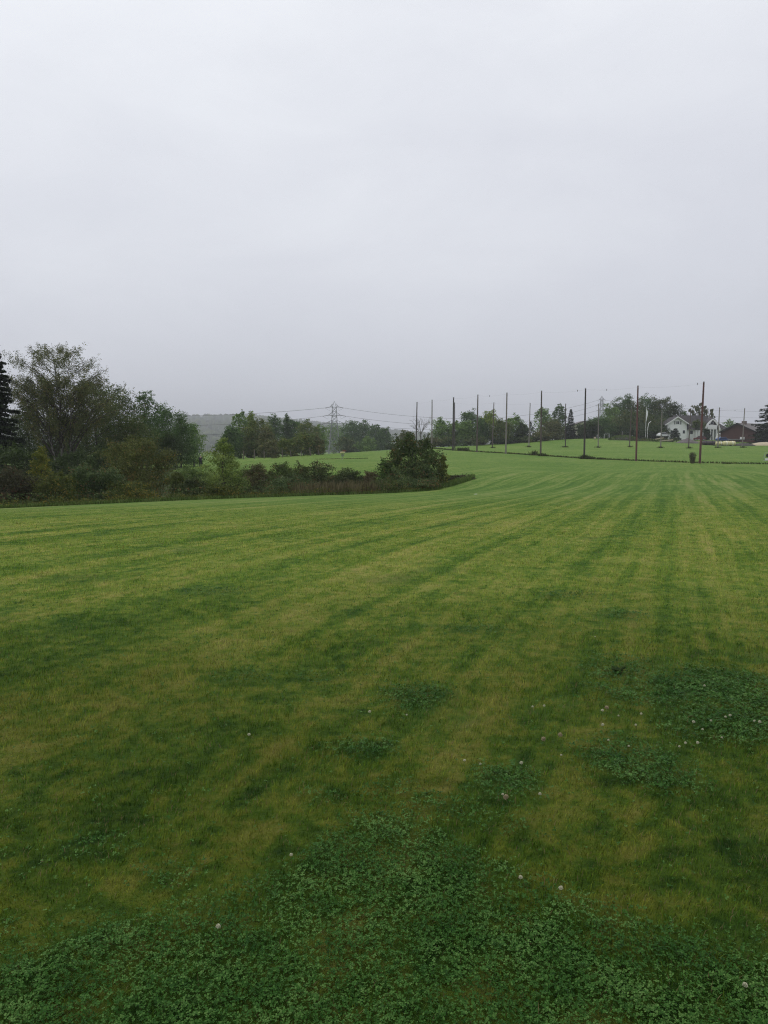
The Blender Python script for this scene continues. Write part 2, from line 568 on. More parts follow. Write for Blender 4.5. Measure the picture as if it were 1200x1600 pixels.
LEAF = {
    'birch': leaf('birch_leaf', (0.0529, 0.0667, 0.0207), (0.1035, 0.1242, 0.0414), (0.1840, 0.1978, 0.0736), accent=(0.2530, 0.2185, 0.0690), amount=0.05),
    'dark': leaf('dark_leaf', (0.0228, 0.0430, 0.0127), (0.0455, 0.0734, 0.0216), (0.0886, 0.1265, 0.0380)),
    'umber': leaf('umber_leaf', (0.0342, 0.0582, 0.0152), (0.0734, 0.1088, 0.0278), (0.1391, 0.1860, 0.0506), accent=(0.1771, 0.1518, 0.0506), amount=0.04),
    'deep': leaf('deep_leaf', (0.0351, 0.0735, 0.0208), (0.0735, 0.1357, 0.0383), (0.1468, 0.2395, 0.0670)),
    'olive': leaf('olive_leaf', (0.050, 0.085, 0.018), (0.110, 0.155, 0.035), (0.200, 0.250, 0.065), accent=(0.24, 0.20, 0.05), amount=0.04),
    'willow': leaf('willow_leaf', (0.0462, 0.0616, 0.0154), (0.0968, 0.1166, 0.0308), (0.1815, 0.2002, 0.0572), accent=(0.1980, 0.1430, 0.0440), amount=0.06),
    'haw': leaf('haw_leaf', (0.0286, 0.0520, 0.0156), (0.0624, 0.0988, 0.0286), (0.1300, 0.1755, 0.0546), accent=(0.1560, 0.1170, 0.0455), amount=0.05),
    'mid': leaf('mid_leaf', (0.0651, 0.1242, 0.0315), (0.1361, 0.2311, 0.0535), (0.2546, 0.3704, 0.0876)),
    'fresh': leaf('fresh_leaf', (0.0862, 0.1437, 0.0207), (0.1782, 0.2530, 0.0368), (0.3105, 0.3680, 0.0633), trans=0.35),
    'alder': leaf('alder_leaf', (0.0779, 0.1265, 0.0279), (0.1655, 0.2337, 0.0517), (0.3164, 0.3773, 0.0998), rough=0.45),
    'gold': leaf('gold_leaf', (0.0638, 0.0902, 0.0154), (0.1265, 0.1562, 0.0286), (0.2530, 0.2475, 0.0495), trans=0.3, accent=(0.3080, 0.2530, 0.0440), amount=0.10),
    'yellowgreen': leaf('yellowgreen_leaf', (0.0391, 0.0598, 0.0138), (0.0782, 0.1035, 0.0230), (0.1552, 0.1667, 0.0391), accent=(0.2530, 0.1955, 0.0345), amount=0.06),
    'bramble': leaf('bramble_leaf', (0.0323, 0.0574, 0.0176), (0.0753, 0.1184, 0.0383), (0.1579, 0.2117, 0.0736), rough=0.42, accent=(0.1794, 0.1076, 0.0442), amount=0.07),
    'purple': leaf('purple_leaf', (0.0264, 0.0288, 0.0138), (0.0576, 0.0576, 0.0276), (0.1020, 0.1056, 0.0512), accent=(0.1020, 0.0480, 0.0276), amount=0.12),
    'russet': leaf('russet_leaf', (0.0540, 0.0510, 0.0210), (0.1125, 0.0930, 0.0420), (0.1875, 0.1575, 0.0720), accent=(0.1050, 0.1425, 0.0420), amount=0.35),
    'drab': leaf('drab_leaf', (0.0278, 0.0455, 0.0139), (0.0582, 0.0810, 0.0253), (0.1201, 0.1455, 0.0481), accent=(0.1518, 0.1076, 0.0443), amount=0.08),  # dull dark green leaf tone with a few brown leaves
    'nettle': leaf('nettle_leaf', (0.0442, 0.0828, 0.0181), (0.0966, 0.1546, 0.0362), (0.1725, 0.2277, 0.0622)),
    'brown': leaf('brown_leaf', (0.055, 0.070, 0.022), (0.110, 0.130, 0.045), (0.190, 0.200, 0.075), accent=(0.20, 0.16, 0.06), amount=0.05),
    'spruce': leaf('spruce_needle', (0.0100, 0.0200, 0.0074), (0.0220, 0.0360, 0.0139), (0.0420, 0.0600, 0.0230), trans=0.08),
    'reed': leaf('reed_blade', (0.070, 0.064, 0.030), (0.125, 0.110, 0.054), (0.200, 0.175, 0.090), accent=(0.08, 0.055, 0.035), amount=0.12),
    'weed': leaf('weed_blade', (0.0220, 0.0352, 0.0090), (0.0462, 0.0638, 0.0162), (0.0935, 0.1155, 0.0289), accent=(0.1100, 0.0825, 0.0271), amount=0.15),
    'tussock': leaf('tussock_blade', (0.0550, 0.1000, 0.0213), (0.1050, 0.1650, 0.0369), (0.1750, 0.2250, 0.0615)),
    'hill': leaf('hill_foliage', (0.0208, 0.0390, 0.0128), (0.0520, 0.0780, 0.0213), (0.1235, 0.1495, 0.0362), trans=0.0, clump=0.012),
}
M['pole_wood'] = solid('weathered_pole_wood', (0.105, 0.080, 0.068), 0.85, 0.45, 2.5, stretch=(3, 3, 0.25))
M['red_pole'] = solid('red_brown_pole_wood', (0.125, 0.050, 0.045), 0.8, 0.5, 1.2, stretch=(3, 3, 0.2))
M['grey_pole'] = solid('grey_pole_wood', (0.20, 0.18, 0.16), 0.85, 0.4, 2.0, stretch=(3, 3, 0.25))
M['tar_pole'] = solid('tarred_pole_wood', (0.045, 0.036, 0.032), 0.8, 0.4, 2.0, stretch=(3, 3, 0.25))
M['post_wood'] = solid('fence_post_wood', (0.15, 0.13, 0.10), 0.9, 0.4, 6, stretch=(3, 3, 0.4))
M['steel'] = solid('galvanised_steel', (0.36, 0.38, 0.39), 0.45, 0.2, 2, metal=0.5)
M['pylon_steel'] = solid('weathered_pylon_steel', (0.20, 0.21, 0.215), 0.6, 0.2, 2, metal=0.2)
M['wire'] = solid('dark_wire', (0.06, 0.06, 0.065), 0.5, 0.1)
M['glass_ins'] = solid('insulator_glass', (0.07, 0.075, 0.075), 0.3, 0.1)
M['white'] = solid('white_boards', (0.88, 0.89, 0.88), 0.6, 0.10, 1.5, stretch=(0.4, 0.4, 3))
M['trim'] = solid('white_trim', (0.80, 0.80, 0.79), 0.55, 0.06, 2)
M['cream'] = solid('cream_boards', (0.68, 0.66, 0.52), 0.65, 0.12, 1.5)
M['tile'] = solid('dark_roof_tile', (0.045, 0.040, 0.040), 0.75, 0.35, 2, bump=0.3)
M['grey_tile'] = solid('grey_roof_tile', (0.15, 0.135, 0.13), 0.8, 0.3, 2, bump=0.3)
M['red'] = solid('red_brown_boards', (0.072, 0.030, 0.025), 0.8, 0.3, 1.2, stretch=(4, 4, 0.3))
M['pane'] = solid('window_glass', (0.05, 0.06, 0.07), 0.12, 0.2)
M['shutter'] = solid('grey_shutter', (0.24, 0.26, 0.25), 0.6)
M['brick'] = solid('chimney_brick', (0.16, 0.12, 0.11), 0.85, 0.3, 5)
M['dark'] = solid('dark_recess', (0.018, 0.017, 0.016), 0.9)
M['gravel'] = solid('gravel', (0.135, 0.118, 0.115), 0.95, 0.35, 4, bump=0.8)
M['sand'] = solid('sand', (0.50, 0.42, 0.29), 0.95, 0.2, 2.5, bump=0.5)
M['rubble'] = solid('rubble', (0.075, 0.070, 0.058), 0.95, 0.5, 3, bump=0.8)
M['canvas'] = solid('cream_canvas', (0.62, 0.57, 0.30), 0.6, 0.15, 3)
M['tarp_dark'] = solid('dark_wrap', (0.045, 0.032, 0.030), 0.5, 0.3, 3)
M['blue'] = solid('blue_paint', (0.035, 0.075, 0.24), 0.4, 0.25, 3)
M['car_white'] = solid('white_paint', (0.78, 0.79, 0.80), 0.25, 0.05, 2)
M['car_red'] = solid('dark_red_paint', (0.12, 0.018, 0.018), 0.35, 0.2, 3)
M['rubber'] = solid('rubber', (0.02, 0.02, 0.021), 0.8, 0.2)
M['plank'] = solid('pale_plank', (0.46, 0.39, 0.28), 0.75, 0.25, 3)
M['sack'] = solid('white_sack', (0.70, 0.70, 0.68), 0.7, 0.15, 4)
M['cloth'] = solid('white_cloth', (0.76, 0.77, 0.78), 0.7, 0.08, 4)
M['yellow'] = solid('yellow_band', (0.58, 0.52, 0.28), 0.5, 0.1, 6)
M['orange'] = solid('orange_cloth', (0.16, 0.055, 0.03), 0.7, 0.2, 6)
M['black'] = solid('black_mat', (0.012, 0.012, 0.013), 0.7, 0.2)
M['jacket'] = solid('black_jacket', (0.010, 0.010, 0.012), 0.75, 0.2, 6)
M['trouser'] = solid('dark_trousers', (0.012, 0.013, 0.015), 0.85, 0.2, 6)
M['skin'] = solid('skin', (0.42, 0.27, 0.20), 0.55, 0.1, 20)
M['cap'] = solid('grey_cap', (0.34, 0.35, 0.36), 0.75, 0.1, 20)
M['paper'] = solid('paper', (0.62, 0.62, 0.56), 0.8, 0.1, 20)
M['hill'] = solid('hill_soil', (0.035, 0.045, 0.022), 0.95, 0.4, 0.02)

rng = np.random.default_rng(7)
random.seed(7)

# ------------------------------------------------------------------ ground sheet
def px_to_xy(px, py):
    """place on the flat near lawn seen at (px, py)"""
    u = (px - 600) / FOC
    v = (800 - py) / FOC
    cp, sp = math.cos(PITCH), math.sin(PITCH)
    d = (u, cp + v * sp, -sp + v * cp)
    k = -EYE / d[2]
    return d[0] * k, d[1] * k


# clover: one big bed at the feet plus smaller islands, as soft ellipses on the ground
BED = [px_to_xy(*q) for q in ((-900, 1570), (0, 1492), (200, 1462), (350, 1428), (455, 1385), (500, 1300), (600, 1288), (690, 1325), (770, 1385),
                              (900, 1432), (1010, 1462), (1200, 1520), (1900, 1600))]
BEDX = np.array([p[0] for p in BED])
BEDY = np.array([p[1] for p in BED])
ISLES = []
for px, py, rx, ry, k in ((1120, 1085, 150, 42, 1.0), (1150, 1135, 120, 40, 1.0), (985, 1050, 85, 26, 0.6), (1000, 1200, 88, 48, 1.0), (790, 1225, 66, 30, 0.8),
                          (650, 1088, 62, 24, 0.85), (560, 1172, 66, 18, 0.7), (690, 1262, 70, 28, 0.55), (780, 1290, 60, 26, 0.35), (610, 1235, 60, 20, 0.4),
                          (1010, 1090, 100, 26, 0.7), (505, 1245, 40, 14, 0.35), (380, 1060, 60, 14, 0.4), (610, 908, 60, 8, 0.5), (500, 1060, 50, 10, 0.35), (980, 962, 50, 8, 0.6), (880, 930, 60, 8, 0.5),
                          (120, 905, 60, 8, 0.6), (330, 925, 70, 8, 0.5), (740, 985, 60, 9, 0.4), (160, 1330, 80, 28, 0.3), (270, 1370, 60, 26, 0.4)):
    x, y = px_to_xy(px, py)
    x2, _ = px_to_xy(px + rx, py)
    _, y2 = px_to_xy(px, py - ry)
    _, y3 = px_to_xy(px, py + ry)
    ISLES.append((x, (y2 + y3) / 2, abs(x2 - x), abs(y2 - y3) / 2, k))


def wob(x, y, f, s):
    return (np.sin(x * f + s) * np.cos(y * f * 1.13 + s * 2.1) + 0.5 * np.sin(x * f * 2.3 + y * f * 1.7 + s * 3.3) + 0.35 * np.cos(y * f * 3.9 - x * f * 3.1 + s)) / 1.85


def clover_mask(x, y):
    edge = np.interp(x, BEDX, BEDY) + 0.16 * wob(x, y, 3.1, 0.7) + 0.06 * wob(x, y, 11.0, 2.0)
    m = np.clip((edge - y) / 0.42 + 0.5, 0, 1)
    # grassy gap in the bed
    gx, gy = px_to_xy(520, 1450)
    g = np.exp(-(((x - gx) / 0.34) ** 2 + ((y - gy) / 0.26) ** 2))
    m = m * (1 - 0.35 * g)
    m = m * np.clip(0.98 + 0.45 * wob(x, y, 2.3, 4.0), 0.3, 1)
    for ix, iy, a, b, k in ISLES:
        d = np.sqrt(((x - ix) / a) ** 2 + ((y - iy) / b) ** 2) + 0.22 * wob(x / a, y / b, 2.4, ix) + 0.12 * wob(x, y, 9.0, iy)
        m = np.maximum(m, k * np.clip((1.22 - d) / 0.75, 0, 1))
    m = m * np.clip(0.98 + 0.4 * wob(x, y, 7.7, 1.3), 0.4, 1.0)
    return np.clip(m, 0, 1)


# outline of the unmown ditch, along the lawn side and back along the far bank
DITCH = [on_ground(px, D) for px, D in ((-500, 30), (0, 38.6), (165, 41.6), (330, 45.6), (500, 50.6), (680, 56.8), (704, 61),
                                        (690, 68), (600, 79), (500, 82), (400, 84), (335, 84), (270, 92), (300, 112), (240, 122), (0, 180), (-600, 150))]
DPX = np.array([p.x for p in DITCH])
DPY = np.array([p.y for p in DITCH])


def in_ditch(x, y):
    inside = np.zeros(len(x), bool)
    j = len(DPX) - 1
    for i in range(len(DPX)):
        c = ((DPY[i] > y) != (DPY[j] > y)) & (x < (DPX[j] - DPX[i]) * (y - DPY[i]) / (DPY[j] - DPY[i] + 1e-12) + DPX[i])
        inside ^= c
        j = i
    return inside


def fill_lawn_attr(me, x, y):
    a = me.attributes.new('clover', 'FLOAT', 'POINT')
    a.data.foreach_set('value', clover_mask(x, y).astype(np.float32))
    b = me.attributes.new('rough', 'FLOAT', 'POINT')
    b.data.foreach_set('value', in_ditch(x, y).astype(np.float32))


rad = np.concatenate([[0.6, 1.0], np.geomspace(1.3, 330, 300), np.geomspace(345, 5100, 36)])
angs = np.concatenate([np.linspace(-40, 40, 201), np.linspace(44, 316, 69)])
angs = np.radians(angs)
na, nr = len(angs), len(rad)
gx = (rad[:, None] * np.sin(angs)[None]).ravel()
gy = (rad[:, None] * np.cos(angs)[None]).ravel()
gzv = ground_z(np.stack([gx, gy], 1))
gv = np.stack([np.append(gx, 0), np.append(gy, 0), np.append(gzv, 0)], 1)
ii, jj = np.meshgrid(np.arange(nr - 1), np.arange(na), indexing='ij')
j2 = (jj + 1) % na
quads = np.stack([ii * na + jj, (ii + 1) * na + jj, (ii + 1) * na + j2, ii * na + j2], -1).reshape(-1, 4)
k = np.arange(na)
tris = np.stack([np.full(na, nr * na), k, (k + 1) % na], 1)
gm = np_mesh('ground', gv, [quads[:, ::-1], tris[:, ::-1]], smooth=True)
fill_lawn_attr(gm, gv[:, 0], gv[:, 1])
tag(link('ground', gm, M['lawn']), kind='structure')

# ------------------------------------------------------------------ grass blades and clover leaves (stuff)
def scatter(d0, d1, dens, k=0.56, pad=0.9):
    """random places in the wedge seen from the path, with a margin to either side"""
    out = []
    n_r = 60
    edges = np.geomspace(d0, d1, n_r + 1)
    for a, b in zip(edges[:-1], edges[1:]):
        m = 0.5 * (a + b)
        hw = k * m + pad
        n = int(dens(m) * 2 * hw * (b - a))
        out.append(np.stack([rng.uniform(-hw, hw, n), rng.uniform(a, b, n)], 1))
    return np.concatenate(out)


def blades(xy, h, wd, lean, seg2):
    n = len(xy)
    z = ground_z(xy)
    base = np.stack([xy[:, 0], xy[:, 1], z - 0.004], 1)
    ang = rng.uniform(0, 2 * np.pi, n)
    # tufts lean together
    la = 3.0 * wob(xy[:, 0], xy[:, 1], 5.0, 1.0) + rng.normal(0, 1.0, n)
    ld = np.stack([np.cos(la), np.sin(la), np.zeros(n)], 1)
    side = np.stack([np.cos(ang), np.sin(ang), np.zeros(n)], 1) * (wd / 2)[:, None]
    up = np.zeros((n, 3))
    up[:, 2] = h
    l1 = ld * (lean * h * 0.30)[:, None]
    l2 = ld * (lean * h * 1.0)[:, None]
    if seg2:
        mid = base + up * 0.6 + l1
        tip = base + up * (1.0 - 0.25 * lean)[:, None] + l2
        v = np.stack([base - side, base + side, mid + side * 0.8, mid - side * 0.8, tip], 1).reshape(-1, 3)
        o = np.arange(n)[:, None] * 5
        return v, [o + np.array([0, 1, 2, 3]), o + np.array([3, 2, 4])]
    tip = base + up + l2 * 0.8
    v = np.stack([base - side, base + side, tip], 1).reshape(-1, 3)
    o = np.arange(n)[:, None] * 3
    return v, [o + np.array([0, 1, 2])]


def add_grass(name, d0, d1, dens, hfun, wfun, seg2):
    xy = scatter(d0, d1, dens)
    cm = clover_mask(xy[:, 0], xy[:, 1])
    keep = rng.random(len(xy)) > cm * 0.22
    keep &= ~in_ditch(xy[:, 0], xy[:, 1])
    xy = xy[keep]
    d = xy[:, 1]
    n = len(xy)
    tuft = 1 + 0.35 * wob(xy[:, 0], xy[:, 1], 2.2, 6.0)
    h = hfun(d) * rng.uniform(0.55, 1.35, n) * tuft
    wd = wfun(d) * rng.uniform(0.7, 1.3, n)
    lean = np.clip(rng.normal(0.55, 0.3, n), 0.0, 1.3)
    v, f = blades(xy, h, wd, lean, seg2)
    me = np_mesh(name, v, f)
    fill_lawn_attr(me, v[:, 0].astype(float), v[:, 1].astype(float))
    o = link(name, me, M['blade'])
    return tag(o, 'short damp mown grass covering the lawn', 'grass', kind='stuff')


add_grass('mown_grass', 1.75, 6.5, lambda d: 11000 * min(1, (2.6 / d)) ** 1.25, lambda d: 0.022 + 0.0014 * d, lambda d: 0.0022 * (1 + 0.16 * d) / 1.4, True)
tag(add_grass('mown_grass', 6.5, 34, lambda d: 3500 * (6.5 / d) ** 2.0, lambda d: 0.031 * np.clip(1.0 - (d - 14) / 28, 0.25, 1.0),
              lambda d: 0.0038 * d / 6.5, False), 'short mown grass further out on the lawn', 'grass')


def add_clover():
    xy = scatter(1.7, 9.0, lambda d: 21000 * min(1, 2.6 / d) ** 1.6)
    cm = clover_mask(xy[:, 0], xy[:, 1])
    keep = rng.random(len(xy)) < np.clip(cm, 0, 1) ** 1.4 * 0.72 + 0.012
    xy = xy[keep]
    n = len(xy)
    h = rng.uniform(0.006, 0.032, n) * (1 + 0.4 * wob(xy[:, 0], xy[:, 1], 14.0, 5.0))
    c = np.stack([xy[:, 0], xy[:, 1], ground_z(xy) + h], 1)
    spin = rng.uniform(0, 2 * np.pi, n)
    size = rng.uniform(0.0032, 0.0070, n) * np.clip(xy[:, 1] / 3.0, 1.0, 2.4) ** 0.6
    tl = rng.uniform(0, 0.9, n)
    ta = rng.uniform(0, 2 * np.pi, n)
    tilt = np.stack([np.cos(ta), np.sin(ta)], 1) * tl[:, None]
    prof = np.array([(0.02, 0.0), (0.62, 0.46), (1.16, 0.30), (1.16, -0.30), (0.62, -0.46)])
    vs, fs = [], []
    off = 0
    for q in range(3):
        a = spin + q * 2.0944
        ca, sa = np.cos(a), np.sin(a)
        fold = rng.uniform(-0.1, 0.35, n)
        lx = prof[None, :, 0] * size[:, None]
        ly = prof[None, :, 1] * size[:, None] * 1.15
        x = lx * ca[:, None] - ly * sa[:, None]
        y = lx * sa[:, None] + ly * ca[:, None]
        z = np.abs(ly) * fold[:, None] + lx * rng.uniform(-0.25, 0.40, n)[:, None] + x * tilt[:, :1] + y * tilt[:, 1:]
        v = np.stack([x, y, z], 2) + c[:, None, :]
        vs.append(v.reshape(-1, 3))
        o = np.arange(n)[:, None] * 5 + off
        fs.append(o + np.array([0, 1, 2, 3, 4]))
        off += n * 5
    me = np_mesh('clover', np.concatenate(vs), fs)
    return tag(link('clover', me, M['clover']), 'low dark green clover leaves spreading through the lawn', 'clover', kind='stuff')


add_clover()

# clover flower heads: each one a thing
def flower_mesh(seed, mat_head, h, r):
    rr = random.Random(seed)
    b = MB()
    b.tube([(0, 0, 0), (0.004 * rr.uniform(-1, 1), 0.004, h * 0.5), (0, 0, h - r * 0.7)], 0.0013, 5)
    root = thing('clover_flower', 'pale round clover flower head standing in the short grass', 'clover flower', (0, 0, 0), 0, 'clover flower heads in the lawn')
    b.build('stalk', M['flower_stem'], root)
    hd = MB()
    for k in range(46):
        z = 1 - 1.75 * (k + 0.5) / 46
        a = k * 2.39996
        q = math.sqrt(max(0, 1 - z * z))
        d = Vector((q * math.cos(a), q * math.sin(a), z * 0.9))
        c = Vector((0, 0, h))
        t = d.cross(Vector((0.2, 0.3, 0.9))).normalized()
        s = d.cross(t)
        p0, p1 = c + d * r * 0.2, c + d * r * rr.uniform(0.85, 1.12) + Vector((0, 0, 0.15 * r))
        w_ = r * 0.20
        hd.add([p0, p1 - t * w_ - s * w_ * .6, p1 + t * w_ - s * w_ * .6, p1 + s * w_], [(0, 1, 2), (0, 2, 3), (0, 3, 1), (1, 3, 2)])
    hd.build('flower_head', mat_head, root)
    return root


def copy_tree(o, parent=None):
    c = o.copy()
    C.objects.link(c)
    c.parent = parent
    for ch in o.children:
        copy_tree(ch, c)
    return c


FLOW = [(784, 1243), (844, 1245), (878, 1181), (950, 1158), (995, 1134), (1064, 1168), (1090, 1164), (725, 1190), (752, 1195), (812, 1379),
        (876, 1398), (941, 1113), (967, 1118), (832, 1106), (848, 1104), (1003, 1118), (578, 1116), (340, 1459), (1110, 1126), (1133, 1122), (1143, 1121),
        (1083, 1131), (1185, 1131), (1097, 1142), (1126, 1153), (1072, 1163), (1179, 1128), (1100, 1073), (930, 992), (815, 1196), (1165, 1552), (984, 1166), (637, 1117), (390, 1153), (455, 1340), (942, 1138)]
protoA = flower_mesh(3, M['petal'], 0.056, 0.0105)
protoB = None
for i, (px, py) in enumerate(FLOW):
    x, y = px_to_xy(px, py + 8)
    o = protoA if i == 0 else copy_tree(protoA)
    o.location = (x, y, gz(x, y))
    o.rotation_euler = (random.uniform(-0.2, 0.2), random.uniform(-0.2, 0.2), random.uniform(0, 6))
    s = random.uniform(0.5, 0.85)
    o.scale = (s, s, s)
for i, (px, py) in enumerate(((794, 1251), (848, 1158), (871, 1152), (945, 1110))):
    x, y = px_to_xy(px, py + 6)
    if protoB is None:
        protoB = flower_mesh(9, M['straw'], 0.040, 0.0125)
        tag(protoB, 'withered brown clover flower head drooping in the grass', 'clover flower', 'withered clover heads')
        o = protoB
    else:
        o = copy_tree(protoB)
    o.location = (x, y, gz(x, y))
    o.rotation_euler = (0.2, -0.3, i)

x, y = px_to_xy(965, 1052)
t_ = thing('broadleaf_weed', 'small dark broad-leaved weed tuft in the pale patch of lawn at right', 'weed', (x, y, gz(x, y)))
b = MB()
for k in range(26):
    a = k * 2.4
    L = random.uniform(0.03, 0.075)
    d = Vector((math.cos(a), math.sin(a), 0))
    s = Vector((-d.y, d.x, 0)) * 0.016
    e = random.uniform(0.25, 0.95)
    b.add([(0, 0, 0.005), d * L * .5 + Vector((0, 0, L * e * .7)) - s, d * L + Vector((0, 0, L * e * .8)), d * L * .5 + Vector((0, 0, L * e * .7)) + s], [(0, 1, 2, 3)])
b.build('leaf_rosette', LEAF['dark'], t_)
x, y = px_to_xy(965, 1052)
q = on_ground(743, 41)
b = MB()
b.add([(-.09, -.06, .03), (.10, -.07, .035), (.10, .07, .045), (-.08, .06, .03), (0, 0, .05)], [(0, 1, 4), (1, 2, 4), (2, 3, 4), (3, 0, 4)])
tag(b.build('paper_scrap', M['paper'], None, q), 'pale scrap lying on the mown lawn right of the dark shrub', 'litter')


# ------------------------------------------------------------------ foliage builders
def unit(v):
    return v / np.maximum(np.linalg.norm(v, axis=1, keepdims=True), 1e-9)


def leaf_cards(g, P, size, aspect=0.6, out=None, bias=0.6, droop=None):
    n = len(P)
    nrm = g.normal(0, 1, (n, 3))
    if out is not None:
        nrm = nrm * 0.8 + out * bias
    nrm[:, 2] += 0.75
    nrm = unit(nrm)
    t = g.normal(0, 1, (n, 3))
    if droop is not None:
        t[:, 2] -= droop
    t = unit(t - nrm * (t * nrm).sum(1, keepdims=True))
    b = np.cross(nrm, t)
    s = (size * g.uniform(0.6, 1.35, n))[:, None]
    v = np.stack([P - t * s * .5, P + b * s * aspect * .5 + t * s * .08 + nrm * s * .06, P + t * s * .5, P - b * s * aspect * .5 + t * s * .08 - nrm * s * .06], 1)
    return v.reshape(-1, 3)


def cards_mesh(name, v):
    n = len(v) // 4
    return np_mesh(name, v, [np.arange(n * 4).reshape(n, 4)])


def crown_profile(u, shape):
    if shape >= 1:
        return min(1.0, 0.55 + 1.6 * u) * max(0.03, 1 - u ** 2.4) ** 0.55
    return (1 - u) ** 0.75 * min(1.0, u * 5 + 0.45)


def lobes_crown(g, h0, h1, Rx, nl, nleaf, shape=1.0, lob=0.36, loose=0.24, fill=0.15, core=0.35):
    """leaf places of a broadleaf crown: clumps on the outsides of lobes"""
    H = h1 - h0
    nl = max(nl, int(H / Rx * 5.5))
    ez = min(1.7, max(1.0, H / (2.4 * Rx)))
    cs, rs = [], []
    for i in range(nl):
        u = (i + g.uniform(0.2, 0.8)) / nl
        prof = crown_profile(u, shape)
        a = i * 2.39996 + g.uniform(-0.7, 0.7)
        r = prof * Rx * g.uniform(0.35, 0.85)
        cs.append((r * math.cos(a), r * math.sin(a), h0 + u * H))
        rs.append(max(0.16, lob * g.uniform(0.7, 1.25) * (0.55 + 0.45 * prof)) * Rx)
    cs, rs = np.array(cs), np.array(rs)
    ncl = max(nl * 9, int(nleaf / 34))
    wts = rs ** 2 / (rs ** 2).sum()
    li = g.choice(nl, ncl, p=wts)
    d = unit(g.normal(0, 1, (ncl, 3)) + np.array([0, 0, 0.25]))
    rr = np.where(g.random(ncl) < fill, g.uniform(0.2, 0.8, ncl), g.uniform(0.8, 1.1, ncl))
    cc = cs[li] + d * (rs[li] * rr)[:, None] * np.array([1, 1, ez])
    k = g.choice(ncl, nleaf, p=None)
    sg = rs[li][k] * loose
    P = cc[k] + g.normal(0, 1, (nleaf, 3)) * sg[:, None] * np.array([1, 1, 0.75])
    out = unit(P - cs[li][k])
    # leaves inside the crown, so that it is not a shell
    nc = int(nleaf * core)
    if nc:
        uu = g.random(nc) ** 0.9 * 0.93
        pr = np.array([crown_profile(q, shape) for q in uu]) * Rx * np.sqrt(g.random(nc)) * 0.86
        aa = g.uniform(0, 2 * np.pi, nc)
        Pc = np.stack([pr * np.cos(aa), pr * np.sin(aa), h0 + uu * H], 1)
        P = np.concatenate([P, Pc])
        out = np.concatenate([out, unit(g.normal(0, 1, (nc, 3)))])
    # fit to the measured outline
    top, bot = np.percentile(P[:, 2], 99.6), np.percentile(P[:, 2], 0.5)
    P[:, 2] = h0 + (P[:, 2] - bot) * (H / max(0.1, top - bot))
    xr = np.percentile(np.hypot(P[:, 0], P[:, 1]), 97)
    f = Rx / xr
    P[:, :2] *= f
    P[:, 2] = np.maximum(P[:, 2], 0.03)
    cs2 = cs.copy()
    cs2[:, :2] *= f
    return P, out, cs2


def trunk_and_limbs(g, h, r0, cs, lean=(0, 0), top=0.8):
    b = MB()
    pts, rads = [], []
    for i in range(7):
        u = i / 6
        pts.append((lean[0] * u * h + 0.015 * h * math.sin(u * 5 + g.uniform(0, 2)), lean[1] * u * h + 0.015 * h * math.cos(u * 4 + g.uniform(0, 2)), -0.25 + u * (h * top + 0.25)))
        rads.append(r0 * (1 - 0.85 * u) * (1.35 if i == 0 else 1))
    pts[0] = (0, 0, -0.3)
    b.tube(pts, rads, 7)
    for c in cs:
        zt = max(0.12 * h, min(c[2] * 0.72, h * top * 0.95))
        u = (zt + 0.25) / (h * top + 0.25)
        s = Vector((lean[0] * u * h, lean[1] * u * h, zt))
        e = Vector(c)
        m = s.lerp(e, 0.5) + Vector((0, 0, -0.05 * h * g.uniform(0.2, 1)))
        rr = r0 * (1 - 0.85 * u) * 0.55
        b.tube([s, m, e], [max(rr, 0.015), max(rr * 0.6, 0.01), 0.008], 5, cap=False)
    return b


def place_plant(px, top, D, base_z=None):
    p = on_ground(px, D)
    h = at(px, top, D).z - p.z
    return p, h


def broadleaf(name, label, px, top, hw, D, lf, n=3500, size=None, h0=0.16, nl=12, shape=1.0, lob=0.40, loose=0.30, bark='bark', cat='tree', group=None, seed=None, r0=None, fill=0.15, aspect=0.62, core=0.4, more=1.7):
    g = np.random.default_rng(seed if seed is not None else int(px * 7 + top * 3 + D))
    p, h = place_plant(px, top, D)
    Rx = hw / FOC * D * (1.18 if D > 150 else 1.0)
    t = thing(name, label, cat, p, 0, group)
    size = size or max(0.10, D * 0.0021)
    n = int(n * more)
    size *= 0.88
    P, out, cs = lobes_crown(g, h * h0, h, Rx, nl, n, shape, lob, loose, fill, core)
    trunk_and_limbs(g, h, r0 or max(0.03, h * 0.016), cs).build('trunk', M[bark], t)
    link('crown', cards_mesh('crown', leaf_cards(g, P, size, aspect, out)), LEAF[lf], t)
    return t


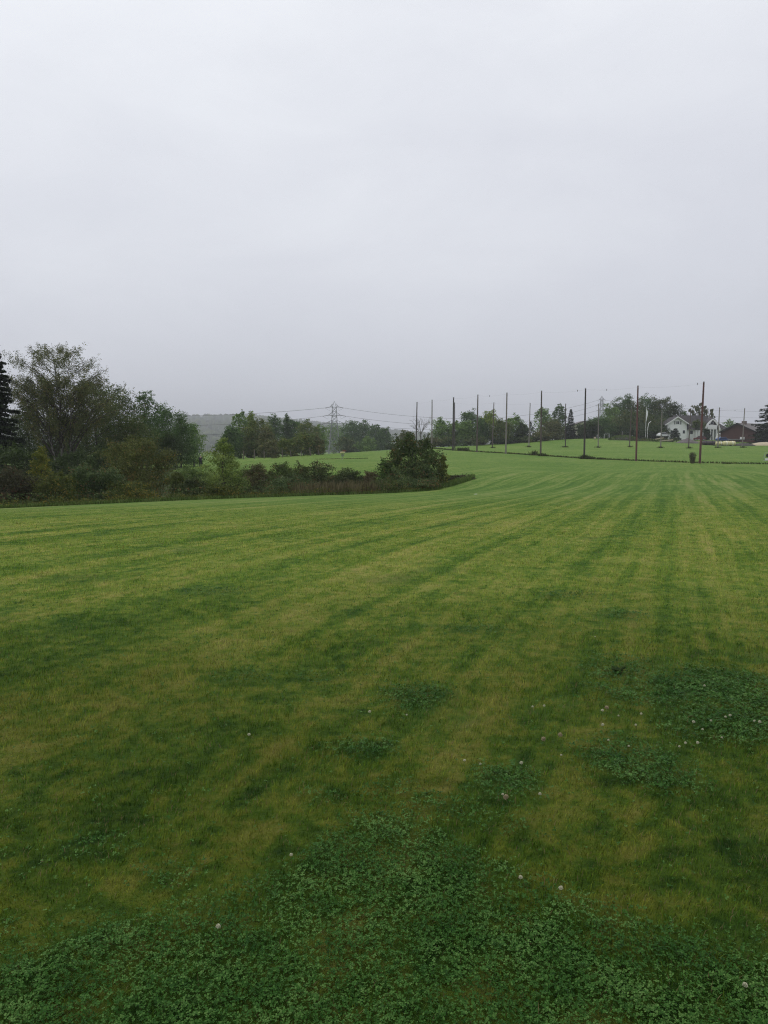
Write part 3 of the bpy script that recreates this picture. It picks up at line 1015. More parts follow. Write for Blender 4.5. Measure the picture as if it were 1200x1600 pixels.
def shrub(name, label, px, top, hw, D, lf, n=3500, size=0.12, nl=14, lob=0.36, loose=0.27, group='shrubs and brambles along the ditch', seed=None, aspect=0.6, cat='shrub', nstem=9, fill=0.25, h0=0.0, shape=1.0):
    g = np.random.default_rng(seed if seed is not None else int(px * 5 + top * 11 + D))
    p, h = place_plant(px, top, D)
    Rx = hw / FOC * D
    t = thing(name, label, cat, p, 0, group)
    n = int(n * 1.5)
    P, out, cs = lobes_crown(g, h * h0, h, Rx, nl, n, shape, lob, loose, fill, 0.3)
    b = MB()
    for c in cs:
        s = Vector((c[0] * 0.12, c[1] * 0.12, -0.1))
        e = Vector(c)
        b.tube([s, s.lerp(e, 0.55) + Vector((0, 0, 0.12 * h)), e], [0.022, 0.015, 0.006], 5, cap=False)
    # thin shoots that stick out of the outline
    sh = []
    for k in range(nstem):
        c = cs[g.integers(len(cs))]
        d = unit(np.array([[c[0] * 0.7 + g.normal(0, .3), c[1] * 0.7 + g.normal(0, .3), 0.9 * h * g.uniform(0.5, 1.0)]]))[0]
        e = Vector(c) + Vector(d) * Rx * g.uniform(0.25, 0.55)
        e.z = min(e.z, h * 1.05)
        b.tube([Vector(c), Vector(c).lerp(e, .5), e], [0.010, 0.007, 0.004], 4, cap=False)
        m = 26
        u = g.random(m)[:, None]
        sh.append(np.array(c) * (1 - u) + np.array(e) * u + g.normal(0, 0.06, (m, 3)))
    b.build('stems', M['bark'], t)
    if sh:
        S = np.concatenate(sh)
        P = np.concatenate([P, S])
        out = np.concatenate([out, unit(g.normal(0, 1, S.shape))])
    link('foliage', cards_mesh('foliage', leaf_cards(g, P, size, aspect, out)), LEAF[lf], t)
    return t


def birch(name, label, px, top, hw, D, n, size, nlimb=26, lf='birch', bark='birch_bark', group=None, seed=1, stems=((0, 0),), droop=1.0, low=0.25, cat='tree'):
    """airy crown: long rising limbs, thin hanging twigs with small leaves"""
    g = np.random.default_rng(seed)
    p, h = place_plant(px, top, D)
    Rx = hw / FOC * D
    t = thing(name, label, cat, p, 0, group)
    tips = []
    for si, (lx, off) in enumerate(stems):
        b = MB()
        hh = h * (0.96 if si == 0 else 0.72)
        path = []
        for i in range(9):
            u = i / 8
            path.append(Vector((off + lx * h * (u ** 1.2) + 0.012 * h * math.sin(4 * u + si), 0.02 * h * math.sin(3 * u + si * 2), -0.3 + u * (hh + 0.3))))
        r0 = h * 0.0125 * (1 if si == 0 else 0.7)
        b.tube(path, [r0 * (1 - 0.93 * i / 8) for i in range(9)], 7)
        b.build('trunk', M[bark], t)
        lb = MB()
        for q in range(nlimb):
            u = low + (0.95 - low) * ((q + 0.5) / nlimb) ** 1.15
            k = u * 8
            i0 = min(int(k), 7)
            s = path[i0].lerp(path[i0 + 1], k - i0)
            a = q * 2.39996 + g.uniform(-.4, .4)
            prof = math.sin(math.pi * min(1, 0.30 + 0.66 * (u - low) / (1 - low))) ** 0.6
            L = Rx * prof * g.uniform(0.75, 1.12)
            rise = (hh * 0.97 - s.z) * g.uniform(0.40, 0.95) * 0.88
            e = s + Vector((math.cos(a) * L, math.sin(a) * L, rise))
            m = s.lerp(e, 0.5) + Vector((0, 0, rise * 0.10))
            rr = r0 * (1 - u) * 0.5 + 0.012
            lb.tube([s, s.lerp(m, .6), m, m.lerp(e, .6) + Vector((0, 0, .02 * h)), e], [rr, rr * .75, rr * .55, rr * .35, 0.006], 5, cap=False)
            for z in range(9):
                w_ = g.uniform(0.25, 1.0)
                c = (s.lerp(m, w_ * 2) if w_ < .5 else m.lerp(e, w_ * 2 - 1))
                aa = a + g.normal(0, 0.9)
                l2 = L * g.uniform(0.12, 0.34)
                e2 = c + Vector((math.cos(aa) * l2, math.sin(aa) * l2, l2 * g.uniform(0.1, 0.9)))
                lb.tube([c, c.lerp(e2, .5) + Vector((0, 0, .06 * l2)), e2], [rr * .3 + .004, rr * .2 + .003, .003], 4, cap=False)
                tips.append((np.array(c), np.array(e2)))
        lb.build('limbs', M['bark'], t)
    ntw = n // 16
    ki = g.integers(len(tips), size=ntw)
    A = np.array([tips[i][0] for i in ki])
    B = np.array([tips[i][1] for i in ki])
    u = g.uniform(0.2, 1.08, ntw)[:, None]
    s = A * (1 - u) + B * u + g.normal(0, 0.10, (ntw, 3)) * Rx * 0.35
    L = g.uniform(0.02, 0.085, ntw) * h * droop
    v = g.random((ntw, 16))
    P = s[:, None, :] + np.stack([g.normal(0, 0.07, (ntw, 16)) * Rx * .3, g.normal(0, .07, (ntw, 16)) * Rx * .3, -v * L[:, None] + 0.25 * L[:, None]], 2)
    P = P.reshape(-1, 3)
    P = P[P[:, 2] < h * 1.01]
    P = P[P[:, 2] > 0.05 * h]
    link('crown', cards_mesh('crown', leaf_cards(g, P, size, 0.65, None, droop=0.8)), LEAF[lf], t)
    return t


def conifer(name, label, px, top, hw, D, n_whorl=22, per=8, size=0.4, lf='spruce', group=None, seed=1, low=0.04, power=0.8, cards=30, cat='tree', irregular=0.2):
    g = np.random.default_rng(seed)
    p, h = place_plant(px, top, D)
    Rx = hw / FOC * D
    t = thing(name, label, cat, p, 0, group)
    b = MB()
    b.tube([(0, 0, -.3), (0.01 * h, 0, h * .5), (0, 0, h * .99)], [h * .014, h * .008, .01], 7)
    Ps, outs = [], []
    for q in range(n_whorl):
        u = low + (1 - low) * (q + g.uniform(-.2, .2)) / n_whorl
        u = min(max(u, low), .985)
        for k in range(per):
            a = 2 * math.pi * (k + g.uniform(-.3, .3)) / per + q * 0.7
            L = Rx * (1 - u) ** power * g.uniform(1 - irregular * 1.6, 1 + irregular * 0.5) + 0.02 * h
            z0 = u * h
            e = np.array([math.cos(a) * L, math.sin(a) * L, z0 - L * 0.28 + L * 0.10])
            s = np.array([0, 0, z0])
            m = (s + e) / 2 - np.array([0, 0, L * 0.10])
            if q % 2 == 0 and k % 2 == 0:
                b.tube([s, m, e], [0.03, 0.02, 0.008], 4, cap=False)
            nn = max(5, int(cards * (L / Rx + .15)))
            w_ = np.sqrt(g.random(nn))[:, None]
            c = s * (1 - w_) ** 2 + 2 * m * w_ * (1 - w_) + e * w_ ** 2
            sd_ = np.array([-math.sin(a), math.cos(a), 0])
            c = c + sd_ * (g.normal(0, 0.15, (nn, 1)) * L * (1.15 - w_)) + g.normal(0, 0.04, (nn, 3)) * size - np.array([0, 0, 1]) * (np.abs(g.normal(0, .22, (nn, 1))) * size)
            Ps.append(c)
            outs.append(np.repeat(np.array([[math.cos(a) * .4, math.sin(a) * .4, .8]]), nn, 0))
    P = np.concatenate(Ps)
    out = np.concatenate(outs)
    b.build('trunk', M['bark'], t)
    link('crown', cards_mesh('crown', leaf_cards(g, P, size, 0.42, out, bias=1.4, droop=0.5)), LEAF[lf], t)
    return t


# ------------------------------------------------------------------ the wood on the left
G_LEFT = 'trees at the left edge of the field'
conifer('spruce_tree', 'black-green spruce cut off by the left edge beside the birch', -3, 528, 44, 70, 32, 10, 0.36, seed=3, cards=260, power=0.75, irregular=0.4)
birch('birch_tree', 'tall airy birch with pale leaning stems, highest tree of all', 97, 527, 72, 82, 76000, 0.115, 38, seed=11, stems=((-0.035, 0), (0.10, 0.5), (-0.14, -.35)), low=0.18)
broadleaf('oak_tree', 'dark low tree filling the gap between spruce and birch', 48, 628, 46, 92, 'dark', 5200, 0.22, 0.05, 16)
broadleaf('oak_tree', 'dark brownish tree just behind the right side of the birch', 152, 594, 46, 93, 'umber', 6500, 0.21, 0.10, 18)
broadleaf('oak_tree', 'dark tree low behind the birch stems', 112, 650, 40, 97, 'dark', 4600, 0.23, 0.03, 14)
broadleaf('maple_tree', 'rounded tree with greener top right of the brownish tree', 190, 603, 38, 99, 'umber', 6800, 0.21, 0.10, 15)
broadleaf('alder_tree', 'dark tree with ragged open top above the round olive bush', 230, 612, 33, 103, 'deep', 4600, 0.21, 0.10, 16, loose=0.2, lob=0.30)
broadleaf('alder_tree', 'olive tree in front of the ragged-topped tree', 214, 652, 38, 95, 'umber', 5000, 0.20, 0.04, 14)
broadleaf('alder_tree', 'dark green tree between the ragged tree and the pointed tree', 258, 632, 32, 108, 'deep', 4400, 0.21, 0.06, 13)
broadleaf('alder_tree', 'dark tree with a pointed top behind the walking person', 283, 645, 36, 112, 'deep', 5600, 0.21, 0.0, 15, shape=0.5)
broadleaf('alder_tree', 'small brown-tinged tree ending the dark wood above the person', 303, 662, 24, 116, 'mid', 3300, 0.21, 0.02, 11, shape=0.5)
broadleaf('alder_tree', 'low dark green tree at the foot of the pointed tree', 262, 676, 32, 104, 'dark', 3600, 0.21, 0.0, 12)
shrub('hazel_shrub', 'dark undergrowth shrub under the spruce at the left edge', 20, 694, 48, 62, 'dark', 3600, 0.17, group='dark shrubs under the wood')
shrub('hazel_shrub', 'dark undergrowth shrub around the birch foot', 120, 702, 44, 74, 'dark', 3200, 0.18, group='dark shrubs under the wood')
shrub('hazel_shrub', 'dark undergrowth shrub behind the birch stems', 90, 694, 40, 88, 'dark', 3200, 0.2, group='dark shrubs under the wood')
shrub('hazel_shrub', 'dark undergrowth shrub left of the round olive bush', 165, 698, 40, 70, 'dark', 3200, 0.18, group='dark shrubs under the wood')

# ------------------------------------------------------------------ shrubs in the ditch
shrub('bramble', 'purplish dark bramble at the left edge of the lawn', 12, 732, 44, 43, 'purple', 5200, 0.10)
shrub('yellowing_shrub', 'yellow-green shrub with golden top leaves left of the birch foot', 66, 702, 30, 46, 'gold', 4200, 0.105, nl=16, shape=0.5, lob=0.30, nstem=16)
shrub('bramble', 'leafy green bramble in front of the yellow shrub', 92, 738, 38, 43.5, 'yellowgreen', 3600, 0.10)
shrub('elder_shrub', 'dark green elder thicket below the birch stems', 128, 726, 42, 45, 'bramble', 5200, 0.125, aspect=0.45)
shrub('elder_shrub', 'grey-green bramble mound left of the round olive bush', 172, 733, 36, 46, 'bramble', 4400, 0.115, aspect=0.45)
shrub('willow_bush', 'big round olive bush under the ragged-topped tree', 212, 684, 60, 53, 'willow', 9500, 0.125, nl=24, lob=0.30)
shrub('bramble', 'low pale-tipped bramble in front of the round olive bush', 205, 752, 42, 45, 'yellowgreen', 3400, 0.095)
shrub('bramble', 'small yellow-leaved shrub right of the round olive bush', 278, 739, 18, 52, 'yellowgreen', 1900, 0.10)
shrub('bramble', 'dark mixed scrub between the olive bush and the young alder', 300, 748, 26, 48.5, 'drab', 2600, 0.10)
shrub('nettle_patch', 'bright green nettles in front of the person', 300, 729.5, 46, 68, 'nettle', 4800, 0.12)
shrub('nettle_patch', 'green nettles behind the young alder', 372, 733, 34, 68, 'nettle', 3600, 0.12)
shrub('bramble', 'olive scrub right behind the young alder trunk', 366, 743, 30, 57, 'umber', 3200, 0.11)
broadleaf('young_alder', 'young alder with thin trunk and conical crown beside the ditch', 350, 686, 41, 50, 'alder', 6200, 0.11, 0.08, 26, shape=0.5, lob=0.26, loose=0.26, r0=0.085, group=None, fill=0.3, core=0.3, more=1.3)
shrub('bramble', 'scrub at the foot of the young alder', 342, 757, 32, 47.5, 'yellowgreen', 2400, 0.095)
shrub('dogwood_shrub', 'red-brown shrub right of the young alder', 402, 726, 32, 58, 'russet', 4200, 0.11)
shrub('blackthorn_shrub', 'dull olive shrub next to the red-brown shrub', 440, 725, 30, 58, 'umber', 3900, 0.11)
shrub('blackthorn_shrub', 'dark dense shrub in the middle of the ditch hedge', 487, 723, 38, 60, 'drab', 5600, 0.11)
shrub('blackthorn_shrub', 'low dark shrub in front of the dense ditch shrub', 452, 741, 38, 54, 'bramble', 3800, 0.105)
shrub('dogwood_shrub', 'russet shrub sloping down towards the reeds', 540, 733, 32, 62, 'drab', 3800, 0.12)
shrub('dogwood_shrub', 'small russet shrub left of the tall dark hawthorn', 583, 737, 24, 63, 'russet', 2800, 0.12)
shrub('hawthorn_bush', 'tall dark hawthorn standing alone at the end of the hedge', 643, 681, 47, 61, 'haw', 7600, 0.15, nl=34, lob=0.23, loose=0.27, nstem=70, fill=0.3)
shrub('hawthorn_bush', 'broad dark leafy bush around the foot of the hawthorn', 650, 722, 46, 59.5, 'bramble', 4200, 0.14, nl=18, lob=0.28, nstem=12)
shrub('dogwood_shrub', 'grey-green sapling clump at the left side of the hawthorn', 602, 717, 16, 60.5, 'mid', 1700, 0.12)
shrub('yellow_sapling', 'thin sapling with yellow leaves right of the hawthorn', 691, 711, 13, 60, 'gold', 1500, 0.12, nl=12, shape=0.5, lob=0.4, nstem=8)
shrub('nettle_patch', 'dark green nettles along the foot of the hawthorn', 652, 746, 38, 57.5, 'bramble', 4200, 0.11)
shrub('bramble', 'olive scrub left of the nettles under the hawthorn', 600, 748, 30, 55.5, 'umber', 3200, 0.11)
shrub('bramble', 'low dark bramble tongue at the right end of the hedge', 716, 743, 25, 66, 'purple', 2600, 0.12)
shrub('bramble', 'thin end of the bramble tongue on the lawn', 733, 746, 10, 66.5, 'bramble', 900, 0.11)


def tuft_stuff(name, label, spots, hmin, hmax, wd, lf, lean=0.35, cat='grass', kind='stuff', parent=None, thing_=None):
    P = np.array(spots)
    n = len(P)
    h = rng.uniform(hmin, hmax, n)
    a = rng.uniform(0, 6.283, n)
    b_ = rng.uniform(0, 6.283, n)
    sd_ = np.stack([np.cos(a), np.sin(a), np.zeros(n)], 1) * wd / 2
    ln = np.stack([np.cos(b_), np.sin(b_), np.zeros(n)], 1) * (rng.uniform(0, lean, n) * h)[:, None]
    up = np.stack([np.zeros(n), np.zeros(n), h], 1)
    mid = P + up * 0.6 + ln * 0.3
    v = np.stack([P - sd_, P + sd_, mid + sd_, mid - sd_, P + up + ln], 1).reshape(-1, 3)
    o = np.arange(n)[:, None] * 5
    me = np_mesh(name, v, [o + np.array([0, 1, 2, 3]), o + np.array([3, 2, 4])])
    ob = link(name, me, LEAF[lf], parent)
    if kind:
        tag(ob, label, cat, kind=kind)
    return ob


def band_spots(pixline, n, depth, dz=-0.02):
    """random ground places along a line of (px, D), depth metres deep"""
    L = [on_ground(*q) for q in pixline]
    out = []
    seg = [(L[i + 1] - L[i]).length for i in range(len(L) - 1)]
    tot = sum(seg)
    for i in range(len(L) - 1):
        m = int(n * seg[i] / tot)
        u = rng.random(m)
        q = rng.random(m) * depth
        x = L[i].x + (L[i + 1].x - L[i].x) * u
        y = L[i].y + (L[i + 1].y - L[i].y) * u + q
        z = ground_z(np.stack([x, y], 1)) + dz
        out.append(np.stack([x, y, z], 1))
    return np.concatenate(out)


tuft_stuff('reeds', 'brown dry reeds and tall grass in front of the ditch hedge', band_spots(((455, 50.3), (500, 51), (560, 52.6), (610, 54.3)), 1700, 4.5), 0.35, 1.15, 0.045, 'reed', 0.3, 'reeds')
ge = np.random.default_rng(15)
P_ = band_spots(((-60, 37.6), (0, 38.8), (165, 41.8), (330, 45.8), (500, 50.8), (690, 56.8)), 15000, 1.9, 0.0)
hh_ = 0.34 + 0.26 * wob(P_[:, 0], P_[:, 1], 1.3, 0.4) + 0.12 * wob(P_[:, 0], P_[:, 1], 4.0, 2.0)
P_[:, 2] += ge.random(len(P_)) ** 0.8 * np.clip(hh_, 0.10, 0.8)
tag(link('undergrowth', cards_mesh('undergrowth', leaf_cards(ge, P_, 0.095, 0.5)), LEAF['yellowgreen']), 'tangled weeds along the edge of the mown lawn', 'weeds', kind='stuff')
tuft_stuff('edge_grass', 'long uncut grass fringe along the edge of the mown lawn', band_spots(((-60, 37.4), (0, 38.6), (165, 41.6), (330, 45.6), (500, 50.6), (690, 56.6)), 5000, 0.8), 0.08, 0.28, 0.05, 'tussock', 0.9)
tuft_stuff('rough_grass', 'lighter rough grass around the right end of the hedge', band_spots(((690, 57.5), (712, 60), (735, 64), (742, 67)), 2200, 2.6), 0.12, 0.45, 0.05, 'tussock', 0.7)
g_ = np.random.default_rng(5)
P_ = band_spots(((-60, 39.3), (0, 40.2), (165, 43.0), (330, 47.0), (450, 50.8)), 4200, 2.2, 0.0)
P_[:, 2] += g_.random(len(P_)) ** 1.3 * 0.75
tag(link('bramble_cover', cards_mesh('bramble_cover', leaf_cards(g_, P_, 0.11, 0.55)), LEAF['bramble']), 'low bramble leaves spilling towards the lawn', 'ground cover', kind='stuff')

# ------------------------------------------------------------------ trees beyond the ditch, centre left
G_MID = 'trees behind the far green'
broadleaf('alder_tree', 'dark green tree at the left of the far group right of the hill gap', 362, 666, 20, 158, 'deep', 3200, 0.34, 0.03, 12)
broadleaf('poplar_tree', 'tall loose pale green tree right of the hill gap', 376, 643, 16, 166, 'mid', 2400, 0.34, 0.08, 13, loose=0.2, lob=0.3)
broadleaf('poplar_tree', 'narrow light green spire beside the tall loose tree', 393, 643, 9, 170, 'fresh', 1500, 0.34, 0.10, 11)
broadleaf('willow_tree', 'wide olive-green tree below the light green spire', 404, 655, 22, 164, 'olive', 4200, 0.34, 0.03, 14)
broadleaf('willow_tree', 'grey-brown thin tree between the olive willow and the round scrub', 418, 668, 16, 160, 'brown', 2600, 0.34, 0.0, 10)
broadleaf('pine_tree', 'blue-green round-topped tree behind the olive willow', 431, 648, 14, 236, 'deep', 2300, 0.48, 0.08, 10)
broadleaf('pine_tree', 'upright dark tree in the middle of the far left group', 449, 648, 9, 240, 'deep', 1700, 0.48, 0.10, 9)
broadleaf('pine_tree', 'low dark tree linking the far left group', 462, 657, 16, 240, 'deep', 2300, 0.48, 0.05, 10)
broadleaf('alder_tree', 'olive tree at the right end of the far left group', 480, 656, 18, 232, 'olive', 2600, 0.46, 0.04, 11)
broadleaf('alder_tree', 'thin low tree left of the lattice pylon', 499, 664, 13, 240, 'mid', 1800, 0.46, 0.02, 9)
for i, (px, tp, hw, lf, lb) in enumerate(((420, 688, 20, 'brown', 'brown scrub behind the left fence posts'), (446, 684, 20, 'olive', 'round olive scrub behind the middle fence posts'),
                                          (474, 676, 22, 'olive', 'taller olive scrub behind the right fence posts'), (496, 682, 16, 'brown', 'brownish scrub left of the pylon foot'),
                                          (396, 690, 18, 'umber', 'dark scrub at the left end of the post fence'))):
    shrub('scrub_bush', lb, px, tp, hw, 150 + 1.5 * i, lf, 2600, 0.30, 12, group='scrub behind the post fence', nstem=5)
broadleaf('oak_tree', 'hazy tree directly behind the lattice pylon', 521, 661, 22, 470, 'mid', 2300, 0.9, 0.02, 11)
broadleaf('oak_tree', 'hazy broad tree right of the lattice pylon', 549, 658, 20, 340, 'deep', 2600, 0.66, 0.02, 11)
broadleaf('oak_tree', 'hazy tree in the middle of the group right of the pylon', 568, 657, 17, 345, 'deep', 2300, 0.66, 0.02, 10)
broadleaf('oak_tree', 'hazy tree with a notch beside it right of the pylon group', 585, 664, 14, 335, 'deep', 2000, 0.64, 0.02, 10)
broadleaf('oak_tree', 'last hazy tree before the gap in front of the hill', 601, 668, 13, 330, 'deep', 2200, 0.62, 0.0, 10)
shrub('scrub_bush', 'hazy pale scrub in front of the tree right of the pylon', 574, 682, 18, 290, 'mid', 1900, 0.52, 10, group='hazy scrub beyond the green', nstem=4)
shrub('scrub_bush', 'hazy dark scrub right of the pylon foot', 543, 684, 18, 295, 'umber', 1900, 0.52, 10, group='hazy scrub beyond the green', nstem=4)
shrub('scrub_bush', 'low hedge-like scrub left of the hawthorn on the skyline', 612, 694, 12, 240, 'dark', 1200, 0.42, 8, group='hazy scrub beyond the green', nstem=3)
broadleaf('willow_tree', 'grey-brown thin tree just left of the leftmost pole', 632, 672, 13, 250, 'brown', 1500, 0.42, 0.0, 10, loose=0.35)

# bare tree
p_, h_ = place_plant(657, 650, 215)
t_ = thing('bare_tree', 'leafless tree with a fan of bare branches above the hawthorn', 'tree', p_)
b = MB()
b.tube([(0, 0, -.3), (0.1, 0, h_ * .25), (0, 0, h_ * .45)], [.25, .2, .14], 6)
b.build('trunk', M['grey_bark'], t_)
b = MB()
gg = np.random.default_rng(4)


def bare(b, s, d, L, r, dep):
    e = s + d * L
    m = s.lerp(e, .5) + Vector(gg.normal(0, .06 * L, 3))
    b.tube([s, m, e], [r, r * .8, r * .55], 4, cap=False)
    if dep:
        for q in range(3 if dep > 1 else 2):
            v = Vector((d.x + gg.normal(0, .42), d.y + gg.normal(0, .42), d.z + gg.normal(0.05, .25))).normalized()
            bare(b, s.lerp(e, gg.uniform(.5, 1)), v, L * gg.uniform(.5, .8), r * .55, dep - 1)


for a in range(7):
    an = a * 0.9
    bare(b, Vector((0, 0, h_ * gg.uniform(.25, .45))), Vector((math.cos(an) * .6, math.sin(an) * .6, .9)).normalized(), h_ * .30, .075, 3)
b.build('branches', M['grey_bark'], t_)

# ------------------------------------------------------------------ trees behind the poles
G_R = 'trees behind the pole rows'
broadleaf('oak_tree', 'grey-green tree behind the second pole from the left', 688, 653, 16, 252, 'mid', 2600, 0.48, 0.04, 12)
broadleaf('oak_tree', 'low grey-green tree right behind the pair of close poles', 709, 658, 13, 250, 'mid', 2200, 0.48, 0.0, 11)
broadleaf('pine_tree', 'dark round-topped tree rising behind the poles left of the bright maple', 734, 640, 17, 262, 'deep', 2800, 0.48, 0.06, 12)
broadleaf('oak_tree', 'soft mid-green tree in front of the dark round-topped tree', 728, 658, 18, 248, 'mid', 2800, 0.46, 0.0, 12)
broadleaf('maple_tree', 'bright yellow-green maple behind the pole row', 766, 642, 19, 250, 'fresh', 3000, 0.46, 0.03, 13)
broadleaf('maple_tree', 'dark green tree left beside the bright maple', 752, 655, 13, 246, 'deep', 2100, 0.46, 0.0, 10)
broadleaf('maple_tree', 'yellowish tree right of the bright maple', 782, 655, 14, 244, 'olive', 2300, 0.46, 0.0, 11)
broadleaf('oak_tree', 'fresh green rounded tree right of the yellowish one', 800, 648, 16, 250, 'mid', 2700, 0.46, 0.0, 12)
broadleaf('oak_tree', 'dark tree at the right end of the maple group', 816, 662, 13, 248, 'dark', 2100, 0.46, 0.0, 10)
conifer('pine_tree', 'dark pine spreading beside the thin pole in the gap', 828, 657, 10, 256, 14, 7, 0.6, seed=8, cards=14, irregular=.5)
for i, (px, tp, hw, lf, lb) in enumerate(((672, 684, 18, 'brown', 'brown scrub at the foot of the leftmost trees behind the poles'), (702, 683, 18, 'umber', 'scrub behind the close pair of poles'),
                                          (744, 682, 20, 'umber', 'dark scrub under the soft green tree'), (788, 683, 20, 'dark', 'dark scrub under the yellowish tree'),
                                          (822, 682, 18, 'umber', 'scrub at the dip between the two groups of trees'), (846, 674, 18, 'brown', 'greyish scrub left of the cream house'))):
    shrub('scrub_bush', lb, px, tp, hw, 240 + i, lf, 1900, 0.44, 10, group='scrub along the edge of the pole field', nstem=4)
broadleaf('oak_tree', 'grey-green tree left behind the fifth tall pole', 846, 637, 14, 262, 'mid', 2300, 0.48, 0.05, 12, lob=.3)
broadleaf('oak_tree', 'tall dark tree between the two tall poles left of the cream house', 872, 632, 13, 266, 'deep', 2300, 0.48, 0.06, 12, lob=.3, loose=.2)
broadleaf('oak_tree', 'pale green lower tree in front of the tall dark one', 862, 655, 18, 252, 'brown', 2600, 0.46, 0.0, 12)
conifer('spruce_tree', 'slim spruce with a sharp tip left of the cream house', 890, 638, 10, 275, 30, 8, 0.5, seed=21, cards=22)
conifer('spruce_tree', 'low broad spruce at the left corner of the cream house', 885, 664, 13, 258, 14, 8, 0.6, seed=22, cards=16)

# the wood left of the white house
W = [(917, 658, 13, 263, 'dark', 'small dark tree against the cream house'), (934, 651, 16, 266, 'deep', 'dark tree under the far pylon'),
     (951, 632, 15, 285, 'mid', 'greener tree at the left shoulder of the wood'), (966, 622, 14, 288, 'deep', 'blue-green tree rising on the left of the wood'),
     (978, 617, 10, 290, 'deep', 'narrow tree that tops the left half of the wood'), (993, 624, 16, 286, 'umber', 'brown-green tree behind the tallest right poles'),
     (1007, 619, 14, 290, 'deep', 'dark-topped tree in the centre of the wood'), (1022, 621, 15, 288, 'umber', 'brownish tree right of the centre of the wood'),
     (1037, 622, 14, 288, 'umber', 'rounded brown-green tree near the right end of the wood'), (1050, 629, 12, 286, 'dark', 'last dark tree of the wood above the white gable'),
     (950, 655, 22, 272, 'umber', 'broad low tree at the left foot of the wood'), (976, 642, 22, 274, 'umber', 'broad dull tree in the left middle of the wood'),
     (1004, 642, 22, 276, 'umber', 'broad dull tree behind the flagpole'), (1030, 644, 20, 280, 'dark', 'broad dark tree just left of the white gable'),
     (990, 662, 24, 268, 'dark', 'dark low tree behind the weedy mound'), (1018, 664, 20, 270, 'dark', 'dark low tree between flagpole and white car')]
for px, tp, hw, D, lf, lb in W:
    broadleaf('oak_tree', lb, px, tp, hw * 1.25, D, lf, 3600, 0.46, 0.0, 13, lob=.42)

birch('birch_tree', 'thin yellowish birch behind the long dark roof', 1089, 627, 13, 300, 5200, 0.36, 16, seed=31, low=.3)
birch('birch_tree', 'smaller airy birch right of the one behind the roof', 1104, 636, 10, 300, 3400, 0.36, 14, seed=32, low=.3)
broadleaf('pine_tree', 'tiny far dark tree above the ridge left of the birches', 1066, 643, 5, 330, 'deep', 500, 0.55, .5, 6)
broadleaf('garden_tree', 'brownish garden tree in front of the long dark roof', 1088, 656, 9, 264, 'umber', 1300, 0.36, .52, 10)
broadleaf('garden_tree', 'dark garden shrub left of the balcony columns', 1102, 670, 6, 264, 'dark', 800, 0.40, .0, 8)
broadleaf('pine_tree', 'pale far tree above the roofs left of the red barn', 1137, 655, 8, 330, 'mid', 700, 0.5, .3, 8)
conifer('fir_bush', 'round dark fir bush in front of the white gable', 1053, 668, 11, 258, 14, 9, 0.5, seed=41, cards=22, power=.55)
conifer('fir_tree', 'large dark fir with spreading boughs at the right edge', 1212, 612, 46, 236, 30, 10, 0.6, seed=51, cards=140, power=.6, irregular=.45, low=.12)
broadleaf('garden_tree', 'dark bush under the fir at the right edge', 1200, 668, 12, 240, 'dark', 1500, 0.42, .0, 9)

# ------------------------------------------------------------------ hill with forest
HX = [-700, 0, 280, 340, 392, 440, 490, 540, 600, 650, 700, 780, 900, 1300]
HY = [662, 657, 655, 654, 653, 658, 664, 668, 674, 679, 683, 685, 686, 686]
nA, nD = 90, 30
hv = []
az = np.linspace(-760, 1260, nA)
dd = np.linspace(1300, 4700, nD)
for D in dd:
    for px in az:
        yv = np.interp(px, HX, HY)
        ztop = at(px, yv, 3600).z - 12
        u = (D - 1300) / (3600 - 1300)
        s = math.sin(min(u, 1) * math.pi / 2) ** 1.4 if u < 1 else 1.0 - 0.4 * (u - 1) ** 2
        hv.append(((px - 600) / FOC * D, D, -4.0 + s * (ztop + 4.0) + 3.0 * math.sin(px * .03 + D * .01)))
hv = np.array(hv)
i_, j_ = np.meshgrid(np.arange(nD - 1), np.arange(nA - 1), indexing='ij')
hq = np.stack([i_ * nA + j_, i_ * nA + j_ + 1, (i_ + 1) * nA + j_ + 1, (i_ + 1) * nA + j_], -1).reshape(-1, 4)
tag(link('hills', np_mesh('hills', hv, [hq], smooth=True), M['hill']), kind='structure')
hg = np.random.default_rng(77)
ntree = 24000
pi_ = hg.random(ntree) ** 1.1 * (nD - 9)
pj_ = hg.uniform(14, nA - 8, ntree)
vs, fs4, fs3, off = [], [], [], 0
H = hv.reshape(nD, nA, 3)
